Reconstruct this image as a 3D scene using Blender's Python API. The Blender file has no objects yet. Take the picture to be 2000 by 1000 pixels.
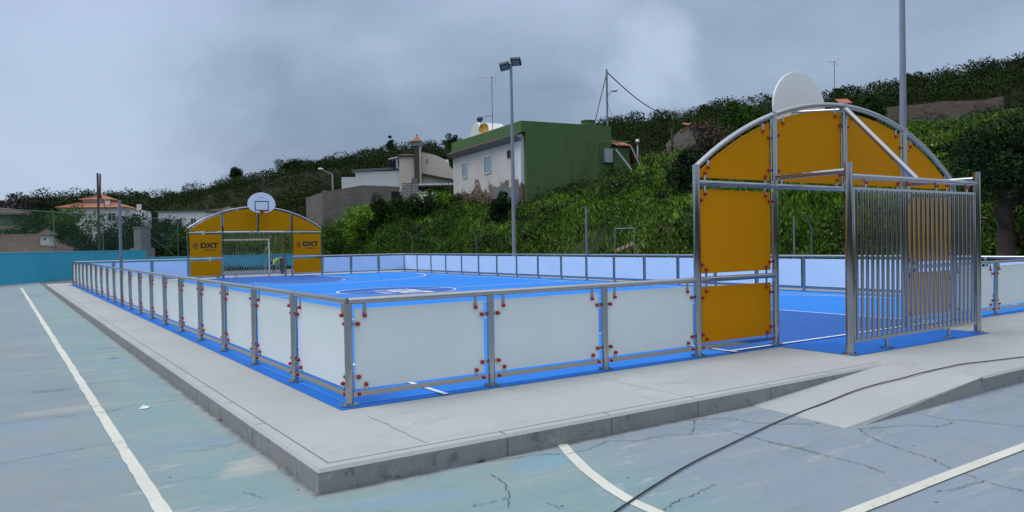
import bpy, bmesh, math, random
import numpy as np
from mathutils import Vector, Matrix
random.seed(7); rng = np.random.default_rng(11)
R = math.radians
sc = bpy.context.scene
COL = sc.collection

# ------------------------------------------------------------------ camera
CAM = np.array([-2.5628, -6.4185, 1.4338]); YAW = .594201; PIT = -.017816; ROL = -.017605; F = 1484.68
fw = np.array([math.sin(YAW)*math.cos(PIT), math.cos(YAW)*math.cos(PIT), math.sin(PIT)])
rt = np.array([math.cos(YAW), -math.sin(YAW), 0.]); up = np.cross(rt, fw)
r2 = math.cos(ROL)*rt+math.sin(ROL)*up; u2 = -math.sin(ROL)*rt+math.cos(ROL)*up
def ray(x, y): return fw+r2*(x-1000)/F-u2*(y-500)/F
def at(x, y, d): return CAM+ray(x, y)*d                       # photo direction -> world point at a chosen depth
def onz(x, y, z):
    r = ray(x, y); return CAM+r*((z-CAM[2])/r[2])
def ondepth_z(x, d, z):                                       # ground point below a photo column at depth d
    p = at(x, 470, d); return np.array([p[0], p[1], z])
cd = bpy.data.cameras.new('camera'); co = bpy.data.objects.new('camera', cd); COL.objects.link(co)
cd.sensor_width = 36; cd.lens = F/2000*36; cd.clip_end = 4000; cd.clip_start = .05
m = Matrix.Identity(4)
for i in range(3): m[i][0] = r2[i]; m[i][1] = u2[i]; m[i][2] = -fw[i]; m[i][3] = CAM[i]
co.matrix_world = m; sc.camera = co

# ------------------------------------------------------------------ helpers
OFF = {}
def tag(o, label=None, cat=None, group=None, kind=None):
    if label: o['label'] = label
    if cat: o['category'] = cat
    if group: o['group'] = group
    if kind: o['kind'] = kind
    return o
def empty(name, loc, rz=0, label=None, cat=None, group=None):
    o = bpy.data.objects.new(name, None); COL.objects.link(o)
    o.location = loc; o.rotation_euler = (0, 0, rz); o.empty_display_size = .2
    OFF[o] = (Vector(loc), rz)
    return tag(o, label, cat, group)
class MB:
    def __init__(s): s.v = []; s.f = []; s.mi = []; s.sm = []
    def add(s, vs, fs, mi=0, smooth=False):
        b = len(s.v); s.v += [tuple(map(float, q)) for q in vs]
        for f in fs: s.f.append([b+i for i in f]); s.mi.append(mi); s.sm.append(smooth)
        return s
    def box(s, a, b, mi=0):
        x0, y0, z0 = a; x1, y1, z1 = b
        return s.add([(x0,y0,z0),(x1,y0,z0),(x1,y1,z0),(x0,y1,z0),(x0,y0,z1),(x1,y0,z1),(x1,y1,z1),(x0,y1,z1)],
                     [(0,3,2,1),(4,5,6,7),(0,1,5,4),(1,2,6,5),(2,3,7,6),(3,0,4,7)], mi)
    def obox(s, o, u, v, w, mi=0):                            # box from a corner and three edge vectors (u x v . w > 0)
        o, u, v, w = map(np.array, (o, u, v, w))
        q = [o, o+u, o+u+v, o+v, o+w, o+u+w, o+u+v+w, o+v+w]
        return s.add(q, [(0,3,2,1),(4,5,6,7),(0,1,5,4),(1,2,6,5),(2,3,7,6),(3,0,4,7)], mi)
    def tube(s, pts, r, seg=12, cap=True, mi=0, flat=None):
        pts = [Vector(p) for p in pts]; n = len(pts)
        rs = r if isinstance(r, (list, tuple)) else [r]*n
        vs = []; fs = []; ref = None
        for i, p in enumerate(pts):
            t = (pts[min(i+1, n-1)]-pts[max(i-1, 0)]).normalized()
            if ref is None: ref = Vector((0, 0, 1)) if abs(t.z) < .9 else Vector((1, 0, 0))
            a = (ref-t*ref.dot(t)).normalized(); b = t.cross(a); ref = a
            for k in range(seg):
                an = 2*math.pi*k/seg; vs.append(p+(a*math.cos(an)+b*math.sin(an))*rs[i])
        for i in range(n-1):
            for k in range(seg):
                k2 = (k+1) % seg; fs.append((i*seg+k, i*seg+k2, (i+1)*seg+k2, (i+1)*seg+k))
        s.add(vs, fs, mi, True)
        if cap: s.add([vs[k] for k in range(seg)][::-1]+vs[-seg:], [tuple(range(seg)), tuple(range(seg, 2*seg))], mi)
        return s
    def prism(s, poly, n, mi=0, mi2=None):                     # planar polygon extruded by vector n
        k = len(poly); n = np.array(n, float); P = [np.array(p, float) for p in poly]
        s.add(P+[p+n for p in P], [tuple(range(k))[::-1]], mi); b = len(s.v)-2*k
        s.f.append([b+k+i for i in range(k)]); s.mi.append(mi if mi2 is None else mi2); s.sm.append(False)
        for i in range(k):
            j = (i+1) % k; s.f.append([b+i, b+j, b+k+j, b+k+i]); s.mi.append(mi); s.sm.append(False)
        return s
    def sphere(s, c, r, seg=10, ring=6, mi=0, sc_=(1,1,1)):
        vs = [(c[0], c[1], c[2]+r*sc_[2])]; fs = []
        for i in range(1, ring):
            ph = math.pi*i/ring
            for k in range(seg):
                a = 2*math.pi*k/seg; vs.append((c[0]+r*sc_[0]*math.sin(ph)*math.cos(a), c[1]+r*sc_[1]*math.sin(ph)*math.sin(a), c[2]+r*sc_[2]*math.cos(ph)))
        vs.append((c[0], c[1], c[2]-r*sc_[2])); L = len(vs)-1
        for k in range(seg): fs.append((0, 1+k, 1+(k+1) % seg)); fs.append((L, L-seg+(k+1) % seg, L-seg+k))
        for i in range(ring-2):
            for k in range(seg):
                a = 1+i*seg+k; b = 1+i*seg+(k+1) % seg; fs.append((a, a+seg, b+seg, b))
        return s.add(vs, fs, mi, True)
    def sheet(s, poly, z, mi=0): return s.add([(p[0], p[1], z) for p in poly], [tuple(range(len(poly)))], mi)
    def strip(s, pts, w, z, mi=0):                             # painted line along ground points
        pts = [np.array(p[:2], float) for p in pts]; n = len(pts); vs = []
        for i, p in enumerate(pts):
            t = pts[min(i+1, n-1)]-pts[max(i-1, 0)]; t /= np.hypot(*t); q = np.array([-t[1], t[0]])*w/2
            vs += [(p[0]+q[0], p[1]+q[1], z), (p[0]-q[0], p[1]-q[1], z)]
        return s.add(vs, [(2*i+1, 2*i+3, 2*i+2, 2*i) for i in range(n-1)], mi)
    def build(s, name, mat, parent=None, local=False, origin=None, bevel=0):
        me = bpy.data.meshes.new(name); v = s.v; off = None; rz = 0
        if parent is not None and not local: off, rz = OFF[parent]
        elif origin is not None: off = Vector(origin)
        if off is not None:
            mr = Matrix.Rotation(-rz, 3, 'Z'); v = [mr @ (Vector(q)-off) for q in v]
        me.from_pydata([tuple(q) for q in v], [], s.f)
        for x in (mat if isinstance(mat, (list, tuple)) else [mat]): me.materials.append(x)
        me.polygons.foreach_set('material_index', s.mi); me.polygons.foreach_set('use_smooth', s.sm); me.update()
        o = bpy.data.objects.new(name, me); COL.objects.link(o)
        if parent is not None: o.parent = parent; OFF[o] = OFF.get(parent, (Vector((0,0,0)), 0))
        elif origin is not None: o.location = origin
        if bevel:
            b = o.modifiers.new('bevel', 'BEVEL'); b.width = bevel; b.segments = 2; b.limit_method = 'ANGLE'
        return o
def copy_tree(o, parent=None, skip=()):
    c = o.copy(); COL.objects.link(c)
    if parent is not None: c.parent = parent
    OFF[c] = OFF.get(o, (Vector((0,0,0)), 0))
    for ch in list(o.children):
        if ch.name.split('.')[0] not in skip: copy_tree(ch, c, skip)
    return c

# ------------------------------------------------------------------ materials
def S(r, g, b):                                               # sRGB bytes -> linear
    f = lambda c: c/255/12.92 if c <= 10 else ((c/255+.055)/1.055)**2.4
    return (f(r), f(g), f(b), 1)
class NT:
    def __init__(s, name):
        s.m = bpy.data.materials.new(name); s.m.use_nodes = True; s.t = s.m.node_tree
        s.b = s.t.nodes['Principled BSDF']; s.tc = None
    def n(s, typ, **kw):
        x = s.t.nodes.new(typ)
        for k, v in kw.items():
            if k[0] == '_': setattr(x, k[1:], v)
            else:
                key = int(k[1:]) if k[0] == 'i' and k[1:].isdigit() else k.replace('__', ' ')
                if isinstance(v, bpy.types.NodeSocket): s.t.links.new(v, x.inputs[key])
                else: x.inputs[key].default_value = v
        return x
    def co(s, kind='Object', scale=(1,1,1), rot=(0,0,0), loc=(0,0,0)):
        if s.tc is None: s.tc = s.n('ShaderNodeTexCoord')
        mp = s.n('ShaderNodeMapping', Scale=scale, Rotation=rot, Location=loc); s.t.links.new(s.tc.outputs[kind], mp.inputs[0]); return mp.outputs[0]
    def noise(s, scale, det=4, rough=.55, dist=0, v=None): return s.n('ShaderNodeTexNoise', Vector=v if v is not None else s.co(), Scale=scale, Detail=det, Roughness=rough, Distortion=dist).outputs[0]
    def ramp(s, fac, a, b): return s.n('ShaderNodeMapRange', i0=fac, i1=a, i2=b, _clamp=True).outputs[0]
    def mix(s, fac, a, b, blend='MIX'):
        x = s.t.nodes.new('ShaderNodeMix'); x.data_type = 'RGBA'; x.blend_type = blend
        for k, v in ((0, fac), (6, a), (7, b)):
            if isinstance(v, bpy.types.NodeSocket): s.t.links.new(v, x.inputs[k])
            else: x.inputs[k].default_value = v
        return x.outputs[2]
    def math(s, op, a, b=0):
        x = s.n('ShaderNodeMath', _operation=op)
        for k, v in ((0, a), (1, b)):
            if isinstance(v, bpy.types.NodeSocket): s.t.links.new(v, x.inputs[k])
            else: x.inputs[k].default_value = v
        return x.outputs[0]
    def bump(s, h, st=.3, d=.01): s.t.links.new(s.n('ShaderNodeBump', Height=h, Strength=st, Distance=d).outputs[0], s.b.inputs['Normal'])
    def fin(s, col, rough=.7, metal=0., spec=.5):
        for k, v in (('Base Color', col), ('Roughness', rough), ('Metallic', metal), ('Specular IOR Level', spec)):
            if isinstance(v, bpy.types.NodeSocket): s.t.links.new(v, s.b.inputs[k])
            else: s.b.inputs[k].default_value = v
        return s.m
def mul(c, k): return (c[0]*k, c[1]*k, c[2]*k, 1)
def plain(name, c, rough=.6, metal=0., var=.15, sc_=3., spec=.5, bump=0):
    t = NT(name); n = t.noise(sc_, 5)
    if bump: t.bump(t.noise(sc_*8), bump)
    return t.fin(t.mix(t.ramp(n, .3, .7), mul(c, 1-var), mul(c, 1+var*.6)), rough, metal, spec)

def steel_mat():
    t = NT('brushed_steel'); n = t.noise(2, 3)
    return t.fin(t.mix(n, (.38,.39,.39,1), (.48,.48,.47,1)), t.math('ADD', t.math('MULTIPLY', n, .08), .07), 1.)
steel = steel_mat()
galv = plain('galvanised_steel', (.20,.22,.235,1), .5, .3, .18, 6)
polepaint = plain('grey_pole_paint', (.235,.262,.285,1), .55, 0., .1, 2)
red = plain('red_plastic', (.42,.022,.02,1), .4, 0, .15, 4)
def panel_mat(name, c, rough=.35, spec=.35):
    t = NT(name); n = t.noise(1.3, 3); d = t.noise(7, 6, .7)
    c2 = t.mix(t.ramp(n, .3, .75), mul(c, .93), c); c2 = t.mix(t.math('MULTIPLY', t.ramp(d, .62, .8), .25), c2, mul(c, .8))
    return t.fin(c2, rough, 0, spec)
panel_out = panel_mat('white_panel', (.76,.83,.82,1))
panel_in = panel_mat('pale_blue_film', (.66,.81,.93,1))  # blue bounce from the court floor painted into the inner panel faces
ochre = panel_mat('ochre_panel', (.62,.25,.0012,1), .6, .06)
black = plain('black_print', (.012,.012,.014,1), .5)
white_paint = plain('white_line_paint', (.82,.84,.85,1), .55, 0, .08, 8)
rubber = plain('black_cable_rubber', (.015,.02,.025,1), .5)

def floor_mat(name, c, c2):
    t = NT(name); n = t.noise(.35, 4); f = t.noise(90, 2); s = t.noise(1.6, 6, .65)
    x = t.mix(t.ramp(n, .3, .7), c, c2); x = t.mix(t.math('MULTIPLY', t.ramp(s, .55, .8), .16), x, mul(c2, .72))
    t.bump(f, .15, .003); return t.fin(x, t.math('ADD', t.math('MULTIPLY', s, .2), .52), 0, .14)
blue = floor_mat('blue_court_paint', (.020,.212,.66,1), (.023,.232,.72,1))
dkblue = floor_mat('dark_blue_court_paint', (.025,.118,.40,1), (.028,.130,.44,1))
edgeblue = floor_mat('court_edge_paint', (.014,.150,.54,1), (.016,.165,.60,1))

def concrete_mat(name, c, side=False):
    t = NT(name); n = t.noise(.5, 5, .6); f = t.noise(35, 4, .7); st = t.noise(.9, 6, .65, .6, t.co(scale=(.35, 1.6, 1)))
    x = t.mix(t.ramp(n, .3, .7), mul(c, .90), mul(c, 1.06))
    x = t.mix(t.math('MULTIPLY', t.ramp(st, .56, .78), .30), x, mul(c, .62))
    x = t.mix(t.math('MULTIPLY', t.ramp(f, .35, .75), .12), x, mul(c, .7))
    sk = t.noise(2.2, 7, .7, .4, t.co(scale=(.3, 2.2, 1), rot=(0,0,.45))); x = t.mix(t.math('MULTIPLY', t.ramp(sk, .55, .75), .28), x, mul(c, .6)); x = t.mix(t.math('MULTIPLY', t.ramp(t.noise(.9, 9, .75, 1.), .575, .65), .30), x, mul(c, .6)); x = t.mix(t.math('MULTIPLY', t.ramp(t.noise(1.5, 9, .78, .6, t.co(loc=(9,4,1))), .58, .64), .28), x, mul(c, 1.22)); x = t.mix(t.math('MULTIPLY', t.ramp(t.noise(40, 5, .8), .52, .66), .16), x, mul(c, .55))
    sp = t.n('ShaderNodeTexVoronoi', Vector=t.co(), Scale=3.2, Randomness=1.).outputs[0]
    x = t.mix(t.math('MULTIPLY', t.math('LESS_THAN', sp, .035), .7), x, mul(c, .35))
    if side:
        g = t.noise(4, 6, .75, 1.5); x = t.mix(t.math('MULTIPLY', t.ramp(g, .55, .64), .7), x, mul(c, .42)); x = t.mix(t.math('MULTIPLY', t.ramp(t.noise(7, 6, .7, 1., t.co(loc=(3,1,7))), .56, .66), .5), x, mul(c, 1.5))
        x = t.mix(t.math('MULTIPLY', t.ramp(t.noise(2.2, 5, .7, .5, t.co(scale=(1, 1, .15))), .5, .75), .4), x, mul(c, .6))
    t.bump(f, .25, .004); return t.fin(x, .85, 0, .25)
conc = concrete_mat('slab_concrete', (.415,.432,.415,1))
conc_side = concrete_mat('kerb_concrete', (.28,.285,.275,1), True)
joint = plain('joint_shadow_gap', (.13,.13,.125,1), .9)  # dark colour of the thin slab and kerb joints

def ground_paint():
    t = NT('worn_ground_paint'); c = t.co()
    big = t.noise(.22, 4, .6, .4); mid = t.noise(.8, 6, .65, .8, t.co(scale=(.6, 1.5, 1), rot=(0,0,.25)))
    fine = t.noise(9, 7, .7); scr = t.noise(2.2, 7, .7, 1.2, t.co(scale=(.35, 1.8, 1), rot=(0,0,.1)))
    sx = t.n('ShaderNodeSeparateXYZ', Vector=c)
    left = t.ramp(t.math('ADD', sx.outputs[0], t.math('MULTIPLY', big, 1.6)), -1.3, -.6)     # strip between line and kerb is greener
    right = t.ramp(t.math('ADD', sx.outputs[0], t.math('MULTIPLY', mid, .5)), 1.0, 1.7)
    grey = t.mix(t.ramp(big, .35, .65), (.200,.252,.268,1), (.245,.285,.285,1))
    green = t.mix(t.ramp(mid, .35, .65), (.195,.300,.300,1), (.245,.325,.295,1))
    green = t.mix(t.math('MULTIPLY', t.ramp(scr, .52, .7), .5), green, (.175,.30,.40,1))
    gr2 = t.mix(t.ramp(mid, .3, .7), (.215,.270,.315,1), (.255,.295,.320,1))
    x = t.mix(left, grey, green); x = t.mix(right, x, gr2)
    x = t.mix(t.math('MULTIPLY', t.ramp(t.math('ADD', scr, t.math('MULTIPLY', t.math('SUBTRACT', fine, .5), .22)), .595, .64), .55), x, (.39,.39,.345,1))            # paint worn through to concrete
    x = t.mix(t.math('MULTIPLY', t.ramp(t.noise(1.1, 9, .78, .5), .60, .66), .45), x, (.14,.19,.215,1)); x = t.mix(t.math('MULTIPLY', t.ramp(t.noise(2.6, 9, .8, .3, t.co(loc=(5,2,0))), .60, .64), .5), x, (.19,.33,.33,1))
    x = t.mix(t.math('MULTIPLY', t.ramp(t.noise(22, 6, .8), .52, .66), .30), x, (.13,.175,.19,1))
    def ell(cx, cy, a, b, rot, col, k, x, soft=.35):
        mp = t.n('ShaderNodeMapping', _vector_type='TEXTURE', Location=(cx, cy, 0), Rotation=(0,0,rot), Scale=(a, b, 1), Vector=c)
        z = t.n('ShaderNodeSeparateXYZ', Vector=mp.outputs[0]); l = t.math('POWER', t.math('ADD', t.math('POWER', z.outputs[0], 2.), t.math('POWER', z.outputs[1], 2.)), .5)
        l = t.math('ADD', l, t.math('MULTIPLY', t.math('SUBTRACT', scr, .5), 1.6))
        return t.mix(t.math('MULTIPLY', t.ramp(l, 1., 1.-soft), k), x, col)
    for px, py, a, b, rot, col, k in ((104, 763, .28, .14, -.1, (.13,.175,.21,1), .8), (125, 800, .5, .16, .1, (.38,.36,.31,1), .5), (222, 700, .08, .13, .3, (.1,.13,.16,1), .8), (520, 905, .42, .24, .4, (.44,.42,.36,1), .75), (200, 680, .3, .05, .1, (.12,.15,.17,1), .6), (1060, 900, .35, .2, .2, (.17,.33,.43,1), .5), (800, 975, .5, .14, -.3, (.18,.31,.42,1), .4)):
        p = onz(px, py, -.16); x = ell(p[0], p[1], a, b, rot, col, k, x)
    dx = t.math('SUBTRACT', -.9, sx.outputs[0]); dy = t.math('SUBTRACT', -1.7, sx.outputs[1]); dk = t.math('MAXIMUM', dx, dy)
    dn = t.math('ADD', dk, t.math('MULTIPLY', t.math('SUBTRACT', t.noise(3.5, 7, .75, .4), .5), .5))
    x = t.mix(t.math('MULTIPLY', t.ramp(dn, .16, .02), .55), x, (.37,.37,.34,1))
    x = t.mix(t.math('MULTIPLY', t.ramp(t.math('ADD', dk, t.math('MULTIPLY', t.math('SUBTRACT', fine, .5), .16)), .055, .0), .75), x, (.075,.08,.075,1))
    stv = t.co(scale=(.28, 2.6, 1), rot=(0,0,.594)); sk = t.noise(1.3, 8, .72, .5, stv)
    x = t.mix(t.math('MULTIPLY', t.ramp(sk, .53, .70), .62), x, (.15,.20,.225,1)); x = t.mix(t.math('MULTIPLY', t.ramp(sk, .42, .30), .45), x, (.34,.38,.37,1))
    x = t.mix(t.math('MULTIPLY', t.ramp(t.noise(.55, 6, .7, .8), .54, .66), .6), x, (.175,.28,.385,1))
    sp = t.n('ShaderNodeTexVoronoi', Vector=c, Scale=2.6, Randomness=1.).outputs[0]
    x = t.mix(t.math('LESS_THAN', sp, .030), x, (.05,.055,.05,1))
    t.bump(fine, .2, .004); return t.fin(x, .68, 0, .3)
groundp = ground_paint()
def oldline():
    t = NT('worn_line_paint'); n = t.noise(9, 8, .78, .8); g = t.noise(1.5, 5)
    x = t.mix(t.ramp(g, .3, .7), (.56,.56,.47,1), (.66,.66,.57,1)); x = t.mix(t.math('MULTIPLY', t.ramp(n, .57, .66), .85), x, (.30,.33,.32,1))
    return t.fin(x, .75, 0, .2)
oline = oldline()
crackm = plain('crack_dirt', (.085,.10,.11,1), .95)

def foliage(name, c1, c2, c3):
    t = NT(name); a = t.n('ShaderNodeAttribute', _attribute_name='tone').outputs['Fac']
    x = t.mix(t.ramp(a, 0., .55), c1, c2); x = t.mix(t.ramp(a, .6, 1.), x, c3)
    return t.fin(x, .95, 0, .0)
f_grass = foliage('grass_leaves', (.056,.115,.014,1), (.135,.26,.026,1), (.25,.39,.07,1))
f_weed = foliage('weed_leaves', (.034,.070,.014,1), (.075,.140,.024,1), (.14,.21,.05,1))
f_straw = foliage('straw_stalks', (.09,.10,.035,1), (.16,.16,.06,1), (.25,.23,.11,1))
f_dark = foliage('dark_leaves', (.013,.024,.011,1), (.030,.054,.020,1), (.056,.088,.032,1))
f_mid = foliage('shrub_leaves', (.020,.046,.012,1), (.050,.108,.020,1), (.100,.175,.040,1))
f_dry = foliage('dry_leaves', (.040,.034,.022,1), (.085,.068,.045,1), (.15,.12,.08,1))
f_hill = foliage('hill_leaves', (.019,.032,.011,1), (.031,.050,.016,1), (.052,.070,.025,1))
f_grey = foliage('grey_twigs', (.05,.045,.045,1), (.09,.08,.08,1), (.14,.125,.12,1))
bark = plain('bark', (.07,.055,.042,1), .9, 0, .4, 6, .2, .5)
earth = plain('earth_and_weeds', (.035,.050,.020,1), .95, 0, .5, 1.2, .1, .6)
hillm = plain('hill_soil', (.019,.026,.011,1), .95, 0, .4, .08, .1)
farground = plain('dry_ground', (.10,.10,.075,1), .95, 0, .3, .3, .1)

def wall_mat(name, c, dirt=.35, sc_=1.2):
    t = NT(name); n = t.noise(sc_, 5, .6); d = t.noise(sc_*1.6, 7, .7, .8, t.co(scale=(1, 1, .35)))
    x = t.mix(t.ramp(n, .3, .7), mul(c, .92), c); x = t.mix(t.math('MULTIPLY', t.ramp(d, .5, .75), dirt), x, mul(c, .55))
    t.bump(t.noise(25, 3), .15, .01); return t.fin(x, .85, 0, .2)
w_white = wall_mat('white_render', (.72,.73,.71,1), .25)
w_cream = wall_mat('cream_render', (.66,.58,.48,1), .2)
w_green = wall_mat('green_wall_paint', (.096,.165,.058,1), .75, .7)
w_greenroof = wall_mat('green_parapet_paint', (.085,.165,.06,1), .3)
w_grey = wall_mat('grey_cement', (.17,.18,.19,1), .4)
w_conc = wall_mat('weathered_concrete', (.26,.27,.25,1), .5)
w_brown = wall_mat('brown_fascia', (.10,.08,.07,1), .3)
w_turq = wall_mat('turquoise_wall_paint', (.058,.41,.585,1), .3, .6)
w_turqtop = plain('turquoise_coping', (.12,.46,.60,1), .7)
def peeling():
    t = NT('peeling_cream_render'); c = t.co(); z = t.n('ShaderNodeSeparateXYZ', Vector=c)
    x = t.mix(t.ramp(t.noise(1, 5), .3, .7), (.60,.57,.52,1), (.50,.48,.44,1))
    x = t.mix(t.ramp(t.math('ADD', z.outputs[1], t.math('MULTIPLY', t.noise(1.4, 5), 2.2)), 2.7, 1.5), x, (.70,.72,.73,1))
    n = t.noise(.75, 5, .6, .3, t.co(loc=(0, 3.3, 0)))
    h = t.math('ADD', t.math('MULTIPLY', t.math('SUBTRACT', 3.0, z.outputs[2]), .62), t.math('MULTIPLY', t.math('SUBTRACT', n, .5), 2.6))
    k = t.math('GREATER_THAN', h, .06)
    x = t.mix(k, x, t.mix(t.ramp(t.noise(4, 6), .3, .7), (.14,.10,.075,1), (.24,.18,.14,1)))
    d = t.noise(2.2, 7, .7, .6, t.co(scale=(1, 1, .3))); x = t.mix(t.math('MULTIPLY', t.ramp(d, .55, .8), .25), x, (.25,.23,.2,1))
    return t.fin(x, .9, 0, .15)
w_peel = peeling()
def block_mat(name, c, c2, bs=(2.5, 1), mort=(.12,.115,.105,1), rotx=True, w=.4, h=.2):
    t = NT(name); v = t.co(rot=(R(90), 0, 0) if rotx else (0,0,0))
    b = t.n('ShaderNodeTexBrick', Vector=v, Color1=c, Color2=c2, Mortar=mort, Scale=1.); b.inputs['Brick Width'].default_value = w; b.inputs['Row Height'].default_value = h; b.inputs['Mortar Size'].default_value = .012
    n = t.noise(1.1, 7, .7); x = t.mix(t.math('MULTIPLY', t.ramp(n, .45, .75), .5), b.outputs[0], mul(c, .45)); t.bump(b.outputs[1], -.4, .02)
    return t.fin(x, .9, 0, .15)
w_block = block_mat('bare_block_wall', (.20,.185,.16,1), (.17,.15,.125,1))
w_stone = block_mat('stone_terrace_wall', (.22,.17,.13,1), (.15,.12,.09,1), w=.7, h=.32)
w_pale = block_mat('pale_blocks', (.36,.34,.31,1), (.28,.27,.25,1))
def tile_mat(name, c, c2):
    t = NT(name); n = t.noise(2.5, 6, .7); x = t.mix(t.ramp(n, .35, .65), c, c2)
    x = t.mix(t.math('MULTIPLY', t.ramp(t.noise(.8, 5), .5, .75), .4), x, mul(c2, .5)); return t.fin(x, .8, 0, .2)
tiles = tile_mat('terracotta_tiles', (.44,.19,.105,1), (.33,.14,.085,1))
tiles_old = tile_mat('old_roof_tiles', (.150,.105,.085,1), (.10,.075,.065,1))
tiles_dark = tile_mat('dark_roof_tiles', (.12,.075,.06,1), (.085,.06,.05,1))
glass = plain('window_glass', (.03,.04,.05,1), .15, 0, .2, 2, .6)
frame_w = plain('white_window_frame', (.54,.57,.58,1), .6)
shutter = plain('blue_shutter', (.20,.33,.42,1), .6)
navy = plain('navy_cloth', (.012,.014,.05,1), .9)
cloth_w = plain('white_cloth', (.6,.6,.6,1), .9)
dishy = plain('yellow_dish_paint', (.50,.27,.01,1), .5)
woodm = plain('weathered_wood', (.10,.085,.075,1), .9, 0, .4, 5, .2)
corrug = plain('grey_corrugated_sheet', (.20,.22,.25,1), .6, .2, .2, 2)
darkm = plain('dark_opening', (.012,.012,.012,1), .9)
hivis = plain('hi_vis_yellow', (.42,.75,.03,1), .7)
trouser = plain('dark_work_trousers', (.02,.025,.045,1), .9)
skin = plain('skin', (.38,.22,.15,1), .55)
hairm = plain('dark_hair', (.02,.014,.01,1), .6)
board_m = panel_mat('white_backboard', (.86,.89,.83,1), .4)
rim_m = plain('red_rim_paint', (.42,.03,.03,1), .45)
globe_m = plain('white_lamp_globe', (.75,.76,.78,1), .3)
lamp_m = plain('floodlight_glass', (.30,.34,.38,1), .2, .3)
lampbody = plain('dark_lamp_housing', (.03,.032,.035,1), .5)
orange = plain('orange_stripe', (.55,.13,.04,1), .6)

# ------------------------------------------------------------------ ground, platform, markings
GZ = -.16
b = MB(); b.add([(-1600,-1600,-.42),(1600,-1600,-.42),(1600,1600,-.42),(-1600,1600,-.42)], [(0,1,2,3)])
tag(b.build('ground', farground), kind='structure')
b = MB(); b.sheet([(-40,-30),(19,-30),(19,47.4),(5.3,47.4),(-2.6,36.9),(-40,36.9-.8/.6*37.4)], GZ)
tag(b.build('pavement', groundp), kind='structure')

def offset_poly(P, d):
    n = len(P); out = []
    for i in range(n):
        a, q, c = np.array(P[i-1], float), np.array(P[i], float), np.array(P[(i+1) % n], float)
        e1 = (q-a)/np.hypot(*(q-a)); e2 = (c-q)/np.hypot(*(c-q)); n1 = np.array([-e1[1], e1[0]]); n2 = np.array([-e2[1], e2[0]])
        k = (n1+n2)/(1+n1 @ n2); out.append(q+k*d)
    return out
OUT = [(-.9,-1.7),(5.62,-1.7),(5.62,-2.74),(16.1,-2.74),(16.1,32.76),(3.4,32.76),(3.4,31.7),(-.9,31.7)]
IN = offset_poly(OUT, .022); n = len(OUT)
b = MB(); vs = [(p[0],p[1],GZ-.05) for p in OUT]+[(p[0],p[1],-.022) for p in OUT]+[(p[0],p[1],0) for p in IN]
b.add(vs, [tuple(2*n+i for i in range(n))], 0)
b.add(vs, [(i,(i+1) % n, n+(i+1) % n, n+i) for i in range(n)], 1)
b.add(vs, [(n+i, n+(i+1) % n, 2*n+(i+1) % n, 2*n+i) for i in range(n)], 0)
tag(b.build('raised_platform', [conc, conc_side]), kind='structure')
# kerb joint line in the slab top and cross joints in the kerb
b = MB(); J = offset_poly(OUT, .105)
b.strip([J[7],J[0]], .007, .003); b.strip([J[0],J[1]], .007, .003)
for y in np.arange(-1.2, 31, 1.02):
    if y > -1: b.add([(-.9022,y,GZ),(-.9022,y+.008,GZ),(-.9022,y+.008,-.024),(-.9022,y,-.024)], [(3,2,1,0)]); b.strip([(-.88,y),(-.8,y)], .007, .0035)
for x in np.arange(.55, 5.2, 1.03):
    b.add([(x,-1.7022,GZ),(x+.008,-1.7022,GZ),(x+.008,-1.7022,-.024),(x,-1.7022,-.024)], [(0,1,2,3)]); b.strip([(x,-1.68),(x,-1.6)], .007, .0035)
b.strip([(-.78,14.2),(-.14,14.2)], .006, .003); b.strip([(2.6,-1.58),(2.62,-.14)], .004, .003)
tag(b.build('kerb_joints', joint), kind='structure')
# ramp up to the platform
b = MB(); A = [(3.40,-1.698),(3.30,-2.74),(5.9,-2.742),(5.618,-1.698)]
b.add([(3.40,-1.702,GZ+.004),(3.28,-2.74,GZ+.004),(5.616,-2.74,-.003),(5.616,-1.702,-.003),(3.3,-2.80,GZ),(5.616,-2.745,GZ),(3.26,-1.702,GZ-.01),(3.14,-2.76,GZ-.01)],
      [(0,1,2,3),(6,7,1,0)], 0)
b.add([(3.28,-2.74,GZ+.004),(5.616,-2.74,-.003),(3.32,-2.785,GZ-.01),(5.616,-2.755,GZ-.01)], [(2,3,1,0)], 1)
tag(b.build('concrete_ramp', [conc, conc_side]), kind='structure')

# blue court floor, zones and lines, each sheet 4 mm above the one below
b = MB(); b.sheet([(-.13,-.13),(5.9,-.13),(5.9,-1.19),(9.31,-1.19),(9.31,-.13),(15.33,-.13),(15.33,30.13),(9.31,30.13),(9.31,31.19),(5.9,31.19),(5.9,30.13),(-.13,30.13)], .004, 1)
b.sheet([(0,0),(15.2,0),(15.2,30),(0,30)], .008, 0)
tag(b.build('court_floor', [blue, edgeblue]), kind='structure')
def arc(cx, cy, r, a0, a1, n=40): return [(cx+r*math.cos(a0+(a1-a0)*i/n), cy+r*math.sin(a0+(a1-a0)*i/n)) for i in range(n+1)]
CX = 7.6; b = MB()
b.sheet(arc(CX, 15, 1.8, 0, 2*math.pi, 48)[:-1], .012)
b.sheet([(5.06,-.05),(10.14,-.05),(10.14,5.8)]+arc(CX, 5.8, 1.85, 0, math.pi, 24)+[(5.06,5.8)], .012)
b.sheet([(5.06,24.2)]+arc(CX, 24.2, 1.85, math.pi, 2*math.pi, 24)+[(10.14,24.2),(10.14,30.05),(5.06,30.05)], .012)
tag(b.build('court_zones', dkblue), kind='structure')
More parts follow.
